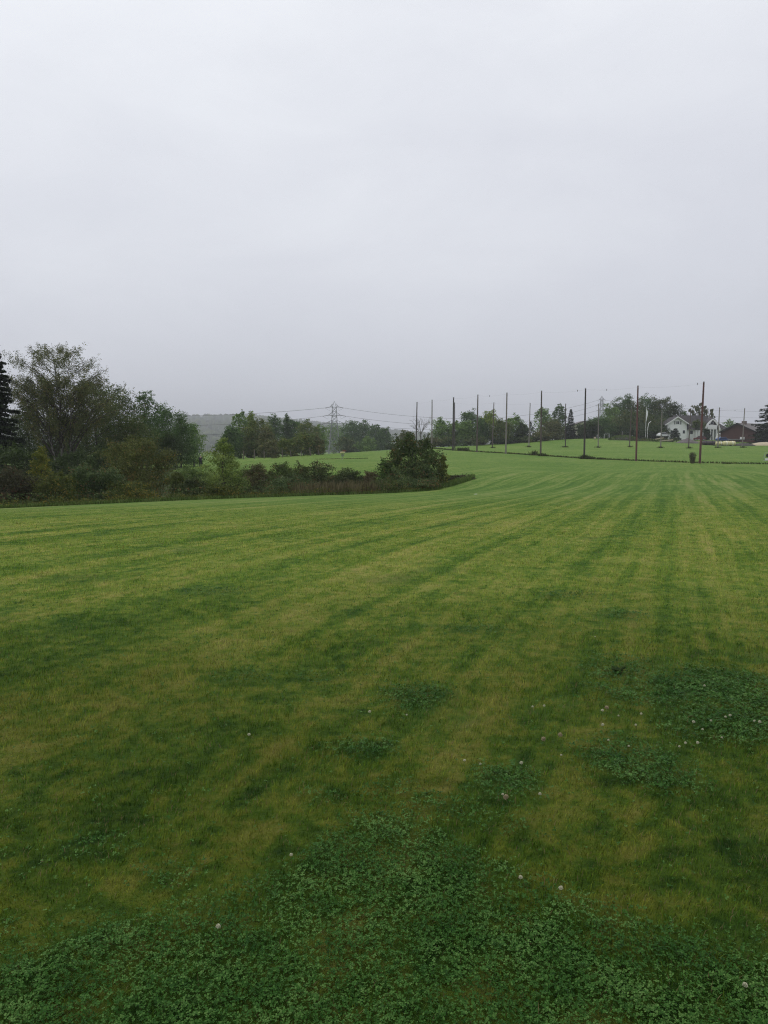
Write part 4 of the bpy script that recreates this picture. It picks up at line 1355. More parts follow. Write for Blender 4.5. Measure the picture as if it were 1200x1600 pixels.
for a, c in zip(pi_, pj_):
    a0, c0 = int(a), int(c)
    fa, fc = a - a0, c - c0
    q = (H[a0, c0] * (1 - fa) + H[a0 + 1, c0] * fa) * (1 - fc) + (H[a0, c0 + 1] * (1 - fa) + H[a0 + 1, c0 + 1] * fa) * fc
    pine = hg.random() < 0.55
    hh = hg.uniform(11, 23)
    rr = hh * (0.22 if pine else 0.36) * hg.uniform(.8, 1.3)
    prof = ((1.0, .12), (.62, .5), (.0, 1.0)) if pine else ((.62, .12), (1.0, .5), (.6, .88), (0, 1.0))
    ns = 6
    rings = prof[:-1]
    for rk, zk in rings:
        an = np.arange(ns) * 2 * np.pi / ns + hg.uniform(0, 1)
        jr = hg.uniform(.7, 1.25, ns)
        vs.append(np.stack([q[0] + np.cos(an) * rr * rk * jr, q[1] + np.sin(an) * rr * rk * jr, np.full(ns, q[2] - 1 + hh * zk) + hg.normal(0, .4, ns)], 1))
    vs.append(np.array([[q[0], q[1], q[2] - 1 + hh]]))
    nrg = len(rings)
    kk = np.arange(ns)
    for r_ in range(nrg - 1):
        fs4.append(np.stack([off + r_ * ns + kk, off + r_ * ns + (kk + 1) % ns, off + (r_ + 1) * ns + (kk + 1) % ns, off + (r_ + 1) * ns + kk], 1))
    fs3.append(np.stack([off + (nrg - 1) * ns + kk, off + (nrg - 1) * ns + (kk + 1) % ns, np.full(ns, off + nrg * ns)], 1))
    off += nrg * ns + 1
fm = np_mesh('hill_forest', np.concatenate(vs), [np.concatenate(fs4), np.concatenate(fs3)])
tag(link('hill_forest', fm, LEAF['hill']), 'misty forest covering the far hill', 'forest', kind='stuff')

# ------------------------------------------------------------------ range poles
def range_pole(label, px, base_py, top_py, D, r, mat, lean=0.0, group=None):
    p = on_ground(px, D)
    h = at(px, top_py, D).z - p.z
    t = thing('wooden_pole', label, 'pole', p, 0, group)
    b = MB()
    b.tube([(0, 0, -.3), (lean * .3, 0, h * .3), (lean * .7, 0.0, h * .7), (lean, 0, h)], [r * 1.1, r, r * .9, r * .78], 10)
    b.build('shaft', M[mat], t, smooth=False)
    c = MB()
    c.lathe([(r * .86, h - .06), (r * .9, h + .02), (r * .5, h + .10)], 10, (lean, 0))
    c.build('pole_cap', M['steel'], t)
    c = MB()
    c.tube([(lean, -r * .9, h - .35), (lean, -r * 1.9, h - .35), (lean, -r * 1.9, h - .2)], .02, 5)
    c.build('hook', M['steel'], t)
    return t, Vector((p.x + lean, p.y, p.z + h))


G1 = 'near row of tall range poles'
G2 = 'far row of tall range poles'
row1 = [(1093.5, 724, 597, 113, 'red_pole', .15, 'tall red-brown pole next to the brown upright bush, nearest of the near row', .22),
        (993, 720.5, 603, 123, 'red_pole', .14, 'tall red-brown pole in front of the wood, second nearest of the near row', 0.0),
        (912, 717, 607, 131, 'tar_pole', .15, 'tall dark pole with weeds climbing its foot, in front of the cream house', .0),
        (844, 712.5, 611, 143, 'pole_wood', .15, 'tall dark pole rising from a weed tuft in front of the grey-green tree', 0.0),
        (790, 709, 614, 153, 'grey_pole', .15, 'tall pole with pale grey foot in front of the fresh green tree', 0.1),
        (745, 706.5, 617, 162, 'pole_wood', .15, 'tall brown pole in front of the dark round-topped tree', .12),
        (707.5, 704, 621, 173, 'tar_pole', .17, 'thick tarred pole, left one of the close pair', .1),
        (674.5, 701, 625, 192, 'grey_pole', .15, 'slim brown-grey pole alone between the hawthorn and the close pair', 0.0),
        (650.5, 699, 628.5, 205, 'tar_pole', .17, 'slightly leaning dark pole behind the hawthorn, leftmost of all', .25)]
tops1 = []
for px, by, ty, D, m, r, lb, ln in row1:
    t, tp = range_pole(lb, px - (ln * .5 / D * FOC), by, ty, D, r, m, ln, G1)
    tops1.append(tp)
row2 = [(709.8, 702, 629, 207, 'tar_pole', 'thin dark pole, right one of the close pair'), (769.5, 700, 629, 210, 'pole_wood', 'thin brown pole in front of the bright maple'),
        (826, 698.5, 630, 210, 'grey_pole', 'thin pale pole in the gap right of the maple group'), (882, 699, 631, 210, 'tar_pole', 'thin dark pole in front of the low broad spruce'),
        (933, 699.5, 631, 205, 'grey_pole', 'thin pale pole in line with the far pylon'), (983, 698.5, 636, 205, 'pole_wood', 'thin brown pole left of the second red-brown pole'),
        (1031, 700, 642, 200, 'grey_pole', 'thin grey pole in front of the brush pile'), (1075, 700.5, 638, 195, 'pole_wood', 'thin brown pole in front of the gravel heap'),
        (1120, 700, 637, 195, 'grey_pole', 'thin grey pole in front of the gambrel balcony'), (1158.5, 700, 638, 198, 'grey_pole', 'thin grey pole in front of the red barn')]
tops2 = []
for i, (px, by, ty, D, m, lb) in enumerate(row2):
    ln = random.choice((-.15, .1, .2, 0.3))
    t, tp = range_pole(lb, px - ln * .5 / D * FOC, by, ty, D, .135, m, ln, G2)
    tops2.append(tp)


def cable(name, label, pts, r, sag, cat='cable', group=None, steps=8):
    b = MB()
    o0 = pts[0]
    path = []
    for i in range(len(pts) - 1):
        for k in range(steps + (1 if i == len(pts) - 2 else 0)):
            u = k / steps
            q = pts[i].lerp(pts[i + 1], u)
            q.z -= sag * 4 * u * (1 - u)
            path.append(q - o0)
    b.tube(path, r, 4)
    o = b.build(name, M['wire'], None, o0)
    return tag(o, label, cat, group)


cable('support_cable', 'thin cable strung along the tops of the near row of poles', [v + Vector((0, -.28, -.2)) for v in tops1], .004, .25)
cable('support_cable', 'thin cable strung along the tops of the far row of poles', [v + Vector((0, -.26, -.2)) for v in tops2], .004, .25)
# little pulleys left hanging from the cables
hang = [(902.5, 608.5, 132, 'small dark pulley hanging left of the weed-footed pole'), (948, 607, 127, 'small dark pulley hanging between the two red-brown poles and the dark pole'),
        (1090, 597.5, 114, 'small dark pulley beside the top of the nearest red-brown pole'), (765, 617, 157, 'small dark pulley hanging above the bright maple'),
        (1148.5, 640, 196, 'frayed strap hanging left of the pole at the red barn')]
for i, (px, py, D, lb) in enumerate(hang):
    q = at(px, py, D)
    t = thing('pulley', lb, 'pulley', q, 0, 'pulleys hanging from the cables')
    b = MB()
    b.tube([(0, -.02, .0), (0, -.02, -.12)], .012, 5)
    b.build('hook', M['wire'], t)
    b = MB()
    b.lathe([(.02, -.12), (.07, -.15), (.05, -.25), (.015, -.40)], 8)
    b.build('block', M['tar_pole'], t)

# weeds along the foot of the near row
line = [(640, 207), (674, 193), (707, 174), (745, 163), (790, 154), (844, 144), (912, 132), (993, 124), (1093, 114), (1180, 112.5), (1290, 111)]
spots = band_spots(line, 5200, 0.9)
tuft_stuff('weed_strip', 'dark weedy strip along the foot of the near pole row', spots, .08, .40, .07, 'weed', .8, 'weeds')
for j, (px, D, n, hh, lb) in enumerate(((720, 171, 140, .9, 'weeds beside the tarred pole foot'), (728, 170, 120, 1.0, 'taller weeds right of the tarred pole'), (834, 146, 90, 1.2, 'thistle beside the pole with the weed tuft'),
                                        (847, 142.4, 150, .7, 'weed tuft around the foot of the pole before the grey-green tree'), (912, 130.6, 260, .85, 'weeds around the foot of the tall dark pole'),
                                        (921, 130, 220, .6, 'weed clump right of the tall dark pole'), (938, 129, 160, .45, 'low weed clump on the strip left of the second red-brown pole'), (1134, 112.3, 70, .3, 'small dark weed on the lawn edge at right'))):
    c = on_ground(px, D)
    t = thing('weed_clump', lb, 'weed', c, 0, 'weed clumps along the pole row')
    s = np.stack([rng.normal(0, .35, n), rng.normal(0, .3, n), np.full(n, -.02)], 1)
    tuft_stuff('leaves', None, s, hh * .4, hh, .09, 'weed', .6, kind=None, parent=t)
tuft_where = ['in the close pair', 'by the bright maple', 'right of the maples', 'by the low spruce', 'under the far pylon', 'left of the wood middle', 'by the brush pile', 'by the gravel heap', 'by the balcony', 'by the red barn']
for j, (px, by, ty, D, m, lb) in enumerate(row2):
    c = on_ground(px, D - .25)
    t = thing('grass_tuft', 'dark grass tuft at the foot of the ' + lb.split(' in ')[0].split(' left')[0].replace(', right one of the close pair', '') + ' ' + tuft_where[j], 'grass tuft', c, 0, 'grass tufts at the far pole feet')
    n = 70
    s = np.stack([rng.normal(0, .38, n), rng.normal(0, .2, n), np.full(n, -.02)], 1)
    tuft_stuff('blades', None, s, .2, .55, .08, 'weed', .8, kind=None, parent=t)

# upright bush beside the nearest pole
p_, h_ = place_plant(1081, 706.5, 112.6)
t_ = thing('upright_bush', 'upright bush of brown and green canes beside the nearest red-brown pole', 'bush', p_)
b = MB()
P = []
for k in range(70):
    a, r = random.uniform(0, 6.28), random.uniform(0, .25)
    s = Vector((r * math.cos(a), r * math.sin(a), -.1))
    e = Vector((s.x * 2.6 + random.uniform(-.1, .1), s.y * 2.6, h_ * random.uniform(.75, 1.05)))
    b.tube([s, s.lerp(e, .5), e], [.016, .012, .006], 4, cap=False)
    for q in range(26):
        w_ = random.uniform(.15, 1)
        c = s.lerp(e, w_)
        P.append((c.x + random.gauss(0, .05), c.y + random.gauss(0, .05), c.z))
b.build('canes', M['post_wood'], t_)
link('foliage', cards_mesh('foliage', leaf_cards(np.random.default_rng(2), np.array(P), .15, .4)), LEAF['brown'], t_)

# ------------------------------------------------------------------ pylons and power lines
def pylon(label, px, D, base_py, top_py, arms, base_hw, waist, rz=0.35):
    p = on_ground(px, D)
    p.z = min(p.z, at(px, base_py, D).z)
    h = at(px, top_py, D).z - p.z
    t = thing('lattice_pylon', label, 'pylon', p, rz, 'lattice pylons of the power line')
    s = D / FOC
    zw = at(px, waist[0], D).z - p.z
    hw0, hww = base_hw * s, waist[1] * s
    zneck = at(px, arms[0][0], D).z - p.z
    hwn = hww * 0.75
    def hwid(z):
        if z < zw:
            return hw0 + (hww - hw0) * z / zw
        return hww + (hwn - hww) * (z - zw) / max(.1, zneck - zw)
    for sx in (-1, 1):
        for sy in (-1, 1):
            b = MB()
            b.tube([(sx * hw0, sy * hw0, -.3), (sx * hww, sy * hww, zw), (sx * hwn, sy * hwn, zneck), (0, 0, h)], [.17, .14, .11, .06], 4)
            b.build('leg', M['pylon_steel'], t)
    b = MB()
    z, i = 0.0, 0
    while z < zneck - .5:
        a = hwid(z)
        z2 = min(z + a * 1.55 + .6, zneck)
        c = hwid(z2)
        for sx, sy, tx, ty in ((-1, -1, 1, -1), (1, -1, 1, 1), (1, 1, -1, 1), (-1, 1, -1, -1)):
            b.tube([(sx * a, sy * a, z), (tx * c, ty * c, z2)], .085, 4)
            b.tube([(tx * a, ty * a, z), (sx * c, sy * c, z2)], .085, 4)
            b.tube([(sx * c, sy * c, z2), (tx * c, ty * c, z2)], .07, 4)
        z = z2
        i += 1
    b.build('bracing', M['pylon_steel'], t)
    ends = []
    for py, half, ins in arms:
        z = at(px, py, D).z - p.z
        L = half * s
        a = hwid(min(z, zneck))
        b = MB()
        for sg in (-1, 1):
            for sy in (-1, 1):
                b.tube([(sg * a, sy * a, z), (sg * L, 0, z)], .11, 4)
                b.tube([(sg * a * .8, sy * a * .8, z + 1.8), (sg * L, 0, z)], .09, 4)
            for q in (.3, .6):
                x = sg * (a + (L - a) * q)
                b.tube([(x, -a * (1 - q), z), (x, 0, z + 1.8 * (1 - q)), (x, a * (1 - q), z)], .05, 4)
        b.tube([(-a, 0, z), (a, 0, z)], .12, 4)
        b.build('cross_arm', M['pylon_steel'], t)
        c = math.cos(rz)
        for sg in (-1, 1):
            e = Vector((sg * (L + ins * s), 0, z - 0.5))
            b = MB()
            n = 10
            pts = [Vector((sg * L, 0, z)).lerp(e, k / n) for k in range(n + 1)]
            b.tube(pts, [.10 + .08 * (k % 2) for k in range(n + 1)], 6)
            b.build('insulator', M['glass_ins'], t)
            b = MB()
            b.tube([(sg * L, -.3, z - .2), (sg * L * .95, -.3, z - 2.2), (e.x, e.y - .1, e.z - .1)], .045, 4)
            b.build('jumper_wire', M['wire'], t)
            ends.append((sg, Vector((p.x + e.x * math.cos(rz), p.y + e.x * math.sin(rz), p.z + e.z))))
    return t, ends


_, e1 = pylon('tall grey lattice pylon with three cross-arms above the far green', 523, 440, 709, 626.5, [(636, 7, 7), (649, 10, 8), (661.5, 15, 4)], 9.5, (661, 4.2), .0)
_, e2 = pylon('faint far lattice pylon showing above the wood beside a thin pole', 937.5, 640, 694, 618, [(624.5, 4, 2.2), (633, 7, 2.5), (641, 6, 2)], 7, (640, 2.3), .0)
eL1 = [v for s_, v in e1 if s_ < 0]
eR1 = [v for s_, v in e1 if s_ > 0]
eL2 = [v for s_, v in e2 if s_ < 0]
eR2 = [v for s_, v in e2 if s_ > 0]
for i, wn in enumerate(('top', 'middle', 'lowest')):
    cable('power_line', f'{wn} power line wire running left from the tall grey pylon', [eL1[i], at(60, (645, 660, 676)[i], 395)], (.075, .06, .085)[i], (3.0, 3.5, 4)[i], 'power line', 'power line wires', 24)
    cable('power_line', f'{wn} power line wire sagging from the tall pylon to the far pylon', [eR1[i], eL2[i]], .065, (10, 10, 8)[i], 'power line', 'power line wires', 30)
    cable('power_line', f'{wn} power line wire leaving the far pylon to the right', [eR2[i], at(1420, (628, 640, 650)[i], 720)], .055, 9, 'power line', 'power line wires', 24)

# ------------------------------------------------------------------ post fence behind the green
posts = [(381.5, 704, 145), (397.5, 702, 143), (413.5, 704, 143), (441.5, 703, 145), (455.5, 703.5, 147), (471, 704, 148), (485.5, 699, 148), (499, 703, 150)]
p0 = on_ground(440, 146)
t_ = thing('post_fence', 'old fence of leaning grey posts along the far side of the green', 'fence', p0)
tops = []
for i, (px, py, D) in enumerate(posts):
    c = on_ground(px, D) - p0
    h = at(px, py, D).z - on_ground(px, D).z
    ln = random.uniform(-.12, .2)
    b = MB()
    b.tube([(c.x, c.y, c.z - .2), (c.x - ln, c.y, c.z + h)], [.10, .085], 7)
    b.build('post', M['post_wood'], t_)
    tops.append(Vector((c.x - ln * .7, c.y - .1, c.z)))
for hz in (.5, 1.05):
    b = MB()
    b.tube([v + Vector((0, 0, hz)) for v in tops], .006, 4)
    b.build('fence_wire', M['wire'], t_)
t = shrub('dead_grass_heap', 'brown heap of weeds on the green in front of the fence', 428, 710, 9, 141, 'brown', 500, .18, 8, group=None, nstem=2, cat='weed')

# disc-golf basket on the green
p_ = on_ground(535.5, 130)
H_ = at(535.5, 705.5, 130).z - p_.z
t_ = thing('disc_golf_basket', 'yellow-banded disc golf basket on a thin pole on the far green', 'disc golf basket', p_)
b = MB().tube([(0, 0, -.1), (0, 0, H_)], .03, 8)
b.build('pole', M['steel'], t_)
b = MB()
b.lathe([(.33, H_ * .80), (.40, H_ * .81), (.40, H_ * .97), (.33, H_ * .98)], 20)
b.build('top_band', M['yellow'], t_)
b = MB()
for k in range(16):
    a = k * math.pi / 8
    b.tube([(.34 * math.cos(a), .34 * math.sin(a), H_ * .8), (.2 * math.cos(a), .2 * math.sin(a), H_ * .6), (.05 * math.cos(a), .05 * math.sin(a), H_ * .5)], .015, 4)
b.build('chains', M['steel'], t_)
b = MB()
b.lathe([(.05, H_ * .40), (.20, H_ * .41), (.27, H_ * .56), (.255, H_ * .56), (.19, H_ * .43)], 16)
b.build('basket_tray', M['steel'], t_)
b = MB().box(.01, .62, -.015, .015, H_ * 1.01, H_ * 1.18)
b.tube([(0, 0, H_), (0, 0, H_ * 1.25)], .015, 5)
b.build('flag', M['orange'], t_)
spots = band_spots(((492, 131.5), (535, 132.5), (575, 133)), 500, .8)
tuft_stuff('slope_edge_strip', 'dark grass blades standing in for the slope edge across the far green', spots, .06, .17, .07, 'weed', .6)  # dark blades stand in for the edge of the slope

# ------------------------------------------------------------------ person
p_ = on_ground(314, 107)
HT = at(314, 711, 107).z - p_.z
HT = max(1.55, min(HT, 1.95))
t_ = thing('person', 'person in black jacket and dark trousers with a grey cap standing beyond the young alder', 'person', p_, R(200))


def skin_body(name, joints, edges, mat, parent, sub=2):
    names = list(joints)
    me = bpy.data.meshes.new(name)
    me.from_pydata([Vector(joints[k][0]) * (HT / 1.78) for k in names], [(names.index(a), names.index(b_)) for a, b_ in edges], [])
    o = link(name, me, mat, parent)
    md = o.modifiers.new('skin', 'SKIN')
    sv_ = me.skin_vertices[0].data
    for i, k in enumerate(names):
        r = joints[k][1]
        sv_[i].radius = r if hasattr(r, '__len__') else (r, r)
    sv_[0].use_root = True
    md.use_smooth_shade = True
    s_ = o.modifiers.new('subdivision', 'SUBSURF')
    s_.levels = s_.render_levels = sub
    return o


J = {'pelvis': ((0, 0, .95), (.15, .10)), 'waist': ((0, 0, 1.10), (.14, .10)), 'chest': ((0, .0, 1.32), (.17, .115)), 'neck': ((0, 0, 1.49), (.06, .06)), 'head': ((0, -.02, 1.62), (.075, .09)), 'crown': ((0, -.01, 1.73), (.06, .075))}
E = [('pelvis', 'waist'), ('waist', 'chest'), ('chest', 'neck'), ('neck', 'head'), ('head', 'crown')]
for s, sg in (('l', 1), ('r', -1)):
    J.update({s + 'hip': ((.09 * sg, 0, .90), .085), s + 'knee': ((.11 * sg, -.03, .50), .058), s + 'ankle': ((.12 * sg, .02, .09), .042), s + 'toe': ((.14 * sg, -.15, .04), (.04, .03)),
              s + 'shoulder': ((.19 * sg, 0, 1.42), .055), s + 'elbow': ((.27 * sg, -.02, 1.16), .043), s + 'wrist': ((.12 * sg, -.26, 1.20), .028), s + 'palm': ((.08 * sg, -.33, 1.22), (.036, .018))})
    E += [('pelvis', s + 'hip'), (s + 'hip', s + 'knee'), (s + 'knee', s + 'ankle'), (s + 'ankle', s + 'toe'), ('chest', s + 'shoulder'), (s + 'shoulder', s + 'elbow'), (s + 'elbow', s + 'wrist'), (s + 'wrist', s + 'palm')]
    for f in range(5):
        k = f'{s}finger{f}'
        if f == 4:
            J[k] = ((.05 * sg, -.32, 1.27), .009)
        else:
            J[k] = (((.085 - .012 * f) * sg, -.41 + .008 * abs(f - 1), 1.205 + .018 * f), .0085)
        E.append((s + 'palm', k))
skin_body('body', J, E, M['skin'], t_)
Jj = {k: (J[k][0], (J[k][1][0] + .025, J[k][1][1] + .025) if hasattr(J[k][1], '__len__') else J[k][1] + .018) for k in ('waist', 'chest', 'lshoulder', 'rshoulder', 'lelbow', 'relbow', 'lwrist', 'rwrist')}
Jj['hem'] = ((0, 0, .86), (.185, .135))
skin_body('jacket', Jj, [('chest', 'waist'), ('waist', 'hem'), ('chest', 'lshoulder'), ('chest', 'rshoulder'), ('lshoulder', 'lelbow'), ('rshoulder', 'relbow'), ('lelbow', 'lwrist'), ('relbow', 'rwrist')], M['jacket'], t_)
Jt = {k: (J[k][0], (J[k][1][0] + .015, J[k][1][1] + .015) if hasattr(J[k][1], '__len__') else J[k][1] + .018) for k in ('pelvis', 'lhip', 'rhip', 'lknee', 'rknee', 'lankle', 'rankle')}
skin_body('trousers', Jt, [('pelvis', 'lhip'), ('pelvis', 'rhip'), ('lhip', 'lknee'), ('rhip', 'rknee'), ('lknee', 'lankle'), ('rknee', 'rankle')], M['trouser'], t_)
b = MB()
k_ = HT / 1.78
b.lathe([(.100 * k_, 1.665 * k_), (.105 * k_, 1.70 * k_), (.088 * k_, 1.77 * k_), (.045 * k_, 1.80 * k_)], 14, (0, -.01))
b.box(-.07 * k_, .07 * k_, -.19 * k_, -.09 * k_, 1.672 * k_, 1.684 * k_)
b.build('cap', M['cap'], t_, smooth=True)
for sg in (-1, 1):
    b = MB().box((.13 * sg - .05) * k_, (.13 * sg + .05) * k_, -.22 * k_, .09 * k_, 0, .085 * k_)
    b.build('shoe', M['rubber'], t_, bevel=.02)
b = MB().tube([(0, -.085 * k_, 1.635 * k_), (0, -.125 * k_, 1.605 * k_), (0, -.09 * k_, 1.595 * k_)], [.012, .018, .01], 6)
b.build('nose', M['skin'], t_)

# ------------------------------------------------------------------ houses
def window(parent, xc, zc, w_, h_, y, panes=1, frame='trim', shutters=False):
    b = MB()
    f = .09
    b.box(xc - w_ / 2 - f, xc + w_ / 2 + f, y - .06, y - .003, zc - h_ / 2 - f, zc - h_ / 2)
    b.box(xc - w_ / 2 - f, xc + w_ / 2 + f, y - .06, y - .003, zc + h_ / 2, zc + h_ / 2 + f)
    b.box(xc - w_ / 2 - f, xc - w_ / 2, y - .06, y - .003, zc - h_ / 2, zc + h_ / 2)
    b.box(xc + w_ / 2, xc + w_ / 2 + f, y - .06, y - .003, zc - h_ / 2, zc + h_ / 2)
    for k in range(1, panes):
        x = xc - w_ / 2 + w_ * k / panes
        b.box(x - .035, x + .035, y - .058, y - .012, zc - h_ / 2, zc + h_ / 2)
    o = b.build('window', M[frame], parent)
    MB().box(xc - w_ / 2, xc + w_ / 2, y - .010, y - .002, zc - h_ / 2, zc + h_ / 2).build('pane', M['pane'], o)
    if shutters:
        for sg in (-1, 1):
            x = xc + sg * (w_ / 2 + f + .42)
            MB().box(x - .25, x + .25, y - .05, y - .002, zc - h_ / 2 - .1, zc + h_ / 2 + .1).build('shutter', M['shutter'], parent)
    return o


D_ = 268.0
hz0 = at(1058, 688, D_).z
p_ = Vector((at(1057, 690, D_).x, D_, hz0))
house = thing('white_house', 'white wooden house with steep gable, long dark roof and gambrel balcony wing', 'house', p_)
s_ = D_ / FOC                                       # metres per photograph pixel at the house


def hx(px):
    return (px - 1057) * s_


def hz(py):
    return (688 - py) * s_


# gable wing
zt, ze, zr = hz(688), hz(662), hz(652.3)
xl, xr, xm = hx(1042), hx(1072.5), hx(1057)
MB().prism([(xl, -1), (xr, -1), (xr, ze), (xm, zr), (xl, ze)], 0, 7).build('wall', M['white'], house)
b = MB()
ov = .9
for sg, x in ((-1, xl), (1, xr)):
    dx, dz = x - xm, ze - zr
    L = math.hypot(dx, dz)
    nx, nz = -dz / L * (1 if dx > 0 else -1), abs(dx) / L
    e = (x + dx / L * ov * 1.3, ze + dz / L * ov * 1.3)
    pr = [(xm, zr + .02), (e[0], e[1] + .02), (e[0] + nx * .18, e[1] + .02 + nz * .18), (xm, zr + .24)]
    if sg > 0:
        pr = pr[::1]
    b.prism(pr, -.75, 7.2)
b.build('roof', M['tile'], house)
b = MB()
for sg, x in ((-1, xl), (1, xr)):
    dx, dz = x - xm, ze - zr
    L = math.hypot(dx, dz)
    e = (x + dx / L * ov * 1.35, ze + dz / L * ov * 1.35)
    b.prism([(xm, zr - .12), (e[0], e[1] - .14), (e[0], e[1] + .24), (xm, zr + .28)], -.86, -.755)
b.build('bargeboard', M['trim'], house)
window(house, hx(1058), hz(660.8), 1.0, 1.0, 0, 2, shutters=True)
window(house, hx(1068), hz(675), .75, 1.05, 0, 1)
window(house, hx(1049), hz(675), .75, 1.05, 0, 1)
# long main body behind and to the right
bx0, bx1 = hx(1072.5), hx(1134)
MB().box(bx0 + .003, hx(1099), 1.2, 8.5, -1, hz(671)).build('side_wall', M['white'], house)
MB().box(hx(1099), bx1, 1.6, 8.5, -1, hz(671)).build('side_wall', M['white'], house)
b = MB()
prof = [(0.6, hz(672)), (4.9, hz(649.5)), (4.9, hz(648.6)), (0.35, hz(671.2))]
b.prism_x([(0.75, hz(671.3)), (4.9, hz(649.4)), (9.1, hz(671.3)), (9.3, hz(671.3)), (4.9, hz(648.4)), (.55, hz(671.3))], hx(1058), hx(1108))
b.build('main_roof', M['tile'], house)
b = MB()
# lower hip end towards the barn
A = [(hx(1108), .6, hz(671.2)), (hx(1141), .9, hz(671.2)), (hx(1141), 9, hz(671.2)), (hx(1108), 9.1, hz(671.2)), (hx(1108), 4.9, hz(648.6)), (hx(1122), 4.9, hz(655))]
b.add(A, [(0, 1, 5, 4), (1, 2, 5), (2, 3, 4, 5), (3, 0, 4), (3, 2, 1, 0)])
b.build('hip_roof', M['tile'], house)
window(house, hx(1082), hz(675.5), .95, 1.15, 1.2, 1)
for x in (hx(1076.5), hx(1086.5)):
    MB().box(x - .09, x + .09, 1.13, 1.197, -.5, hz(671.6)).build('corner_board', M['trim'], house)
# white entrance block
MB().box(hx(1087.5), hx(1096.5), .2, 1.197, -1, hz(672)).build('porch', M['white'], house)
MB().box(hx(1087), hx(1097), .0, 1.197, hz(671.9), hz(670.6)).build('porch_roof', M['tile'], house)
# gambrel wing
gx0, gx1, gm_ = hx(1100.5), hx(1125), hx(1112.7)
gam = [(gx0, hz(671)), (hx(1103.2), hz(663.5)), (hx(1107.5), hz(658)), (gm_, hz(654.5)), (hx(1118), hz(658)), (hx(1122.3), hz(663.5)), (gx1, hz(671))]
b = MB()
inner = [(x + (.42 if x < gm_ else -.42 if x > gm_ else 0), z - .42) for x, z in gam]
for i in range(len(gam) - 1):
    b.prism([inner[i], inner[i + 1], gam[i + 1], gam[i]], -.1, .25)
b.build('gambrel_trim', M['trim'], house)
MB().prism([(x, z - .02) for x, z in reversed(gam)], .5, 5).build('gambrel_wall', M['tile'], house)
MB().prism([(x, z + .05) for x, z in gam] + [(x, z + .30) for x, z in reversed(gam)], .26, 5.4).build('gambrel_roof', M['tile'], house)
MB().box(hx(1104), hx(1118.5), -.5, -.38, hz(670.5), hz(664.3)).box(hx(1104), hx(1118.5), -.379, .49, hz(671.2), hz(670.5)).build('balcony', M['trim'], house)
for px in (1104.5, 1108.8, 1113.2, 1118):
    MB().box(hx(px) - .16, hx(px) + .16, -.48, -.2, -1, hz(671.25)).build('column', M['trim'], house)
MB().box(hx(1103), hx(1122), .9, 1.59, -1, hz(671.3)).build('porch_wall', M['shutter'], house)
window(house, hx(1111), hz(678), 1.3, 1.7, .9, 2)
window(house, hx(1112), hz(661.5), .8, .8, .49, 1)
MB().box(hx(1117) - .3, hx(1117) + .3, 4.2, 4.9, hz(656), hz(651)).build('chimney', M['brick'], house)

# red barn
D_b = 250.0
pb = Vector((at(1152, 690, D_b).x, D_b, at(1152, 692, D_b).z))
barn = thing('red_barn', 'low red-brown barn with grey tiled roof and open lean-to under the fir', 'barn', pb, R(-54))
sb = D_b / FOC
wl, wr_, zr, ze2 = -28 * sb, 28 * sb, (692 - 662.5) * sb, (692 - 675) * sb
MB().prism([(wl, -1), (wr_, -1), (wr_, ze2), (0, zr), (wl, ze2)], 0, 14).build('wall', M['red'], barn)
b = MB()
for x in (wl, wr_):
    dx, dz = x, ze2 - zr
    L = math.hypot(dx, dz)
    e = (x + dx / L * .7, ze2 + dz / L * .7)
    b.prism([(0, zr + .03), e, (e[0], e[1] + .25), (0, zr + .30)], -.5, 14.5)
b.build('roof', M['grey_tile'], barn)
b = MB()
for x in (wl, wr_):
    dx, dz = x, ze2 - zr
    L = math.hypot(dx, dz)
    e = (x + dx / L * .72, ze2 + dz / L * .72)
    b.prism([(0, zr - .1), (e[0], e[1] - .12), (e[0], e[1] + .27), (0, zr + .33)], -.6, -.505)
b.build('bargeboard', M['dark'], barn)
MB().box(-.1, 1.1, 2.4, 3.4, zr - .5, zr + .95).build('chimney', M['brick'], barn)
# lean-to on the right
b = MB().prism([(wr_ + .25, ze2 - .05), (wr_ + 2.8, ze2 - .45), (wr_ + 2.8, ze2 - .25), (wr_ + .25, ze2 + .15)], -.4, 12)
b.build('lean_to_roof', M['grey_tile'], barn)
for k in range(3):
    x = wr_ + 2.55
    MB().box(x, x + .16, .3 + 4.5 * k, .46 + 4.5 * k, -1.5, ze2 - .45).build('post', M['tar_pole'], barn)
MB().box(wr_ + .01, wr_ + .06, .3, 13.5, -1, ze2 - .3).build('lean_to_shade', M['dark'], barn)  # near-black sheet paints the shade inside the open lean-to
MB().box(wr_ + 1.2, wr_ + 1.5, 3, 4.6, -1.5, 1.0).build('stored_board', M['plank'], barn)

# cream house among the trees
D_c = 292.0
sc_ = D_c / FOC
pc = Vector((at(908, 692, D_c).x, D_c, at(908, 692, D_c).z))
ch = thing('cream_house', 'cream house with shallow roof half hidden by trees left of the wood', 'house', pc, R(0))


def cx_(px):
    return (px - 908) * sc_


def cz_(py):
    return (692 - py) * sc_


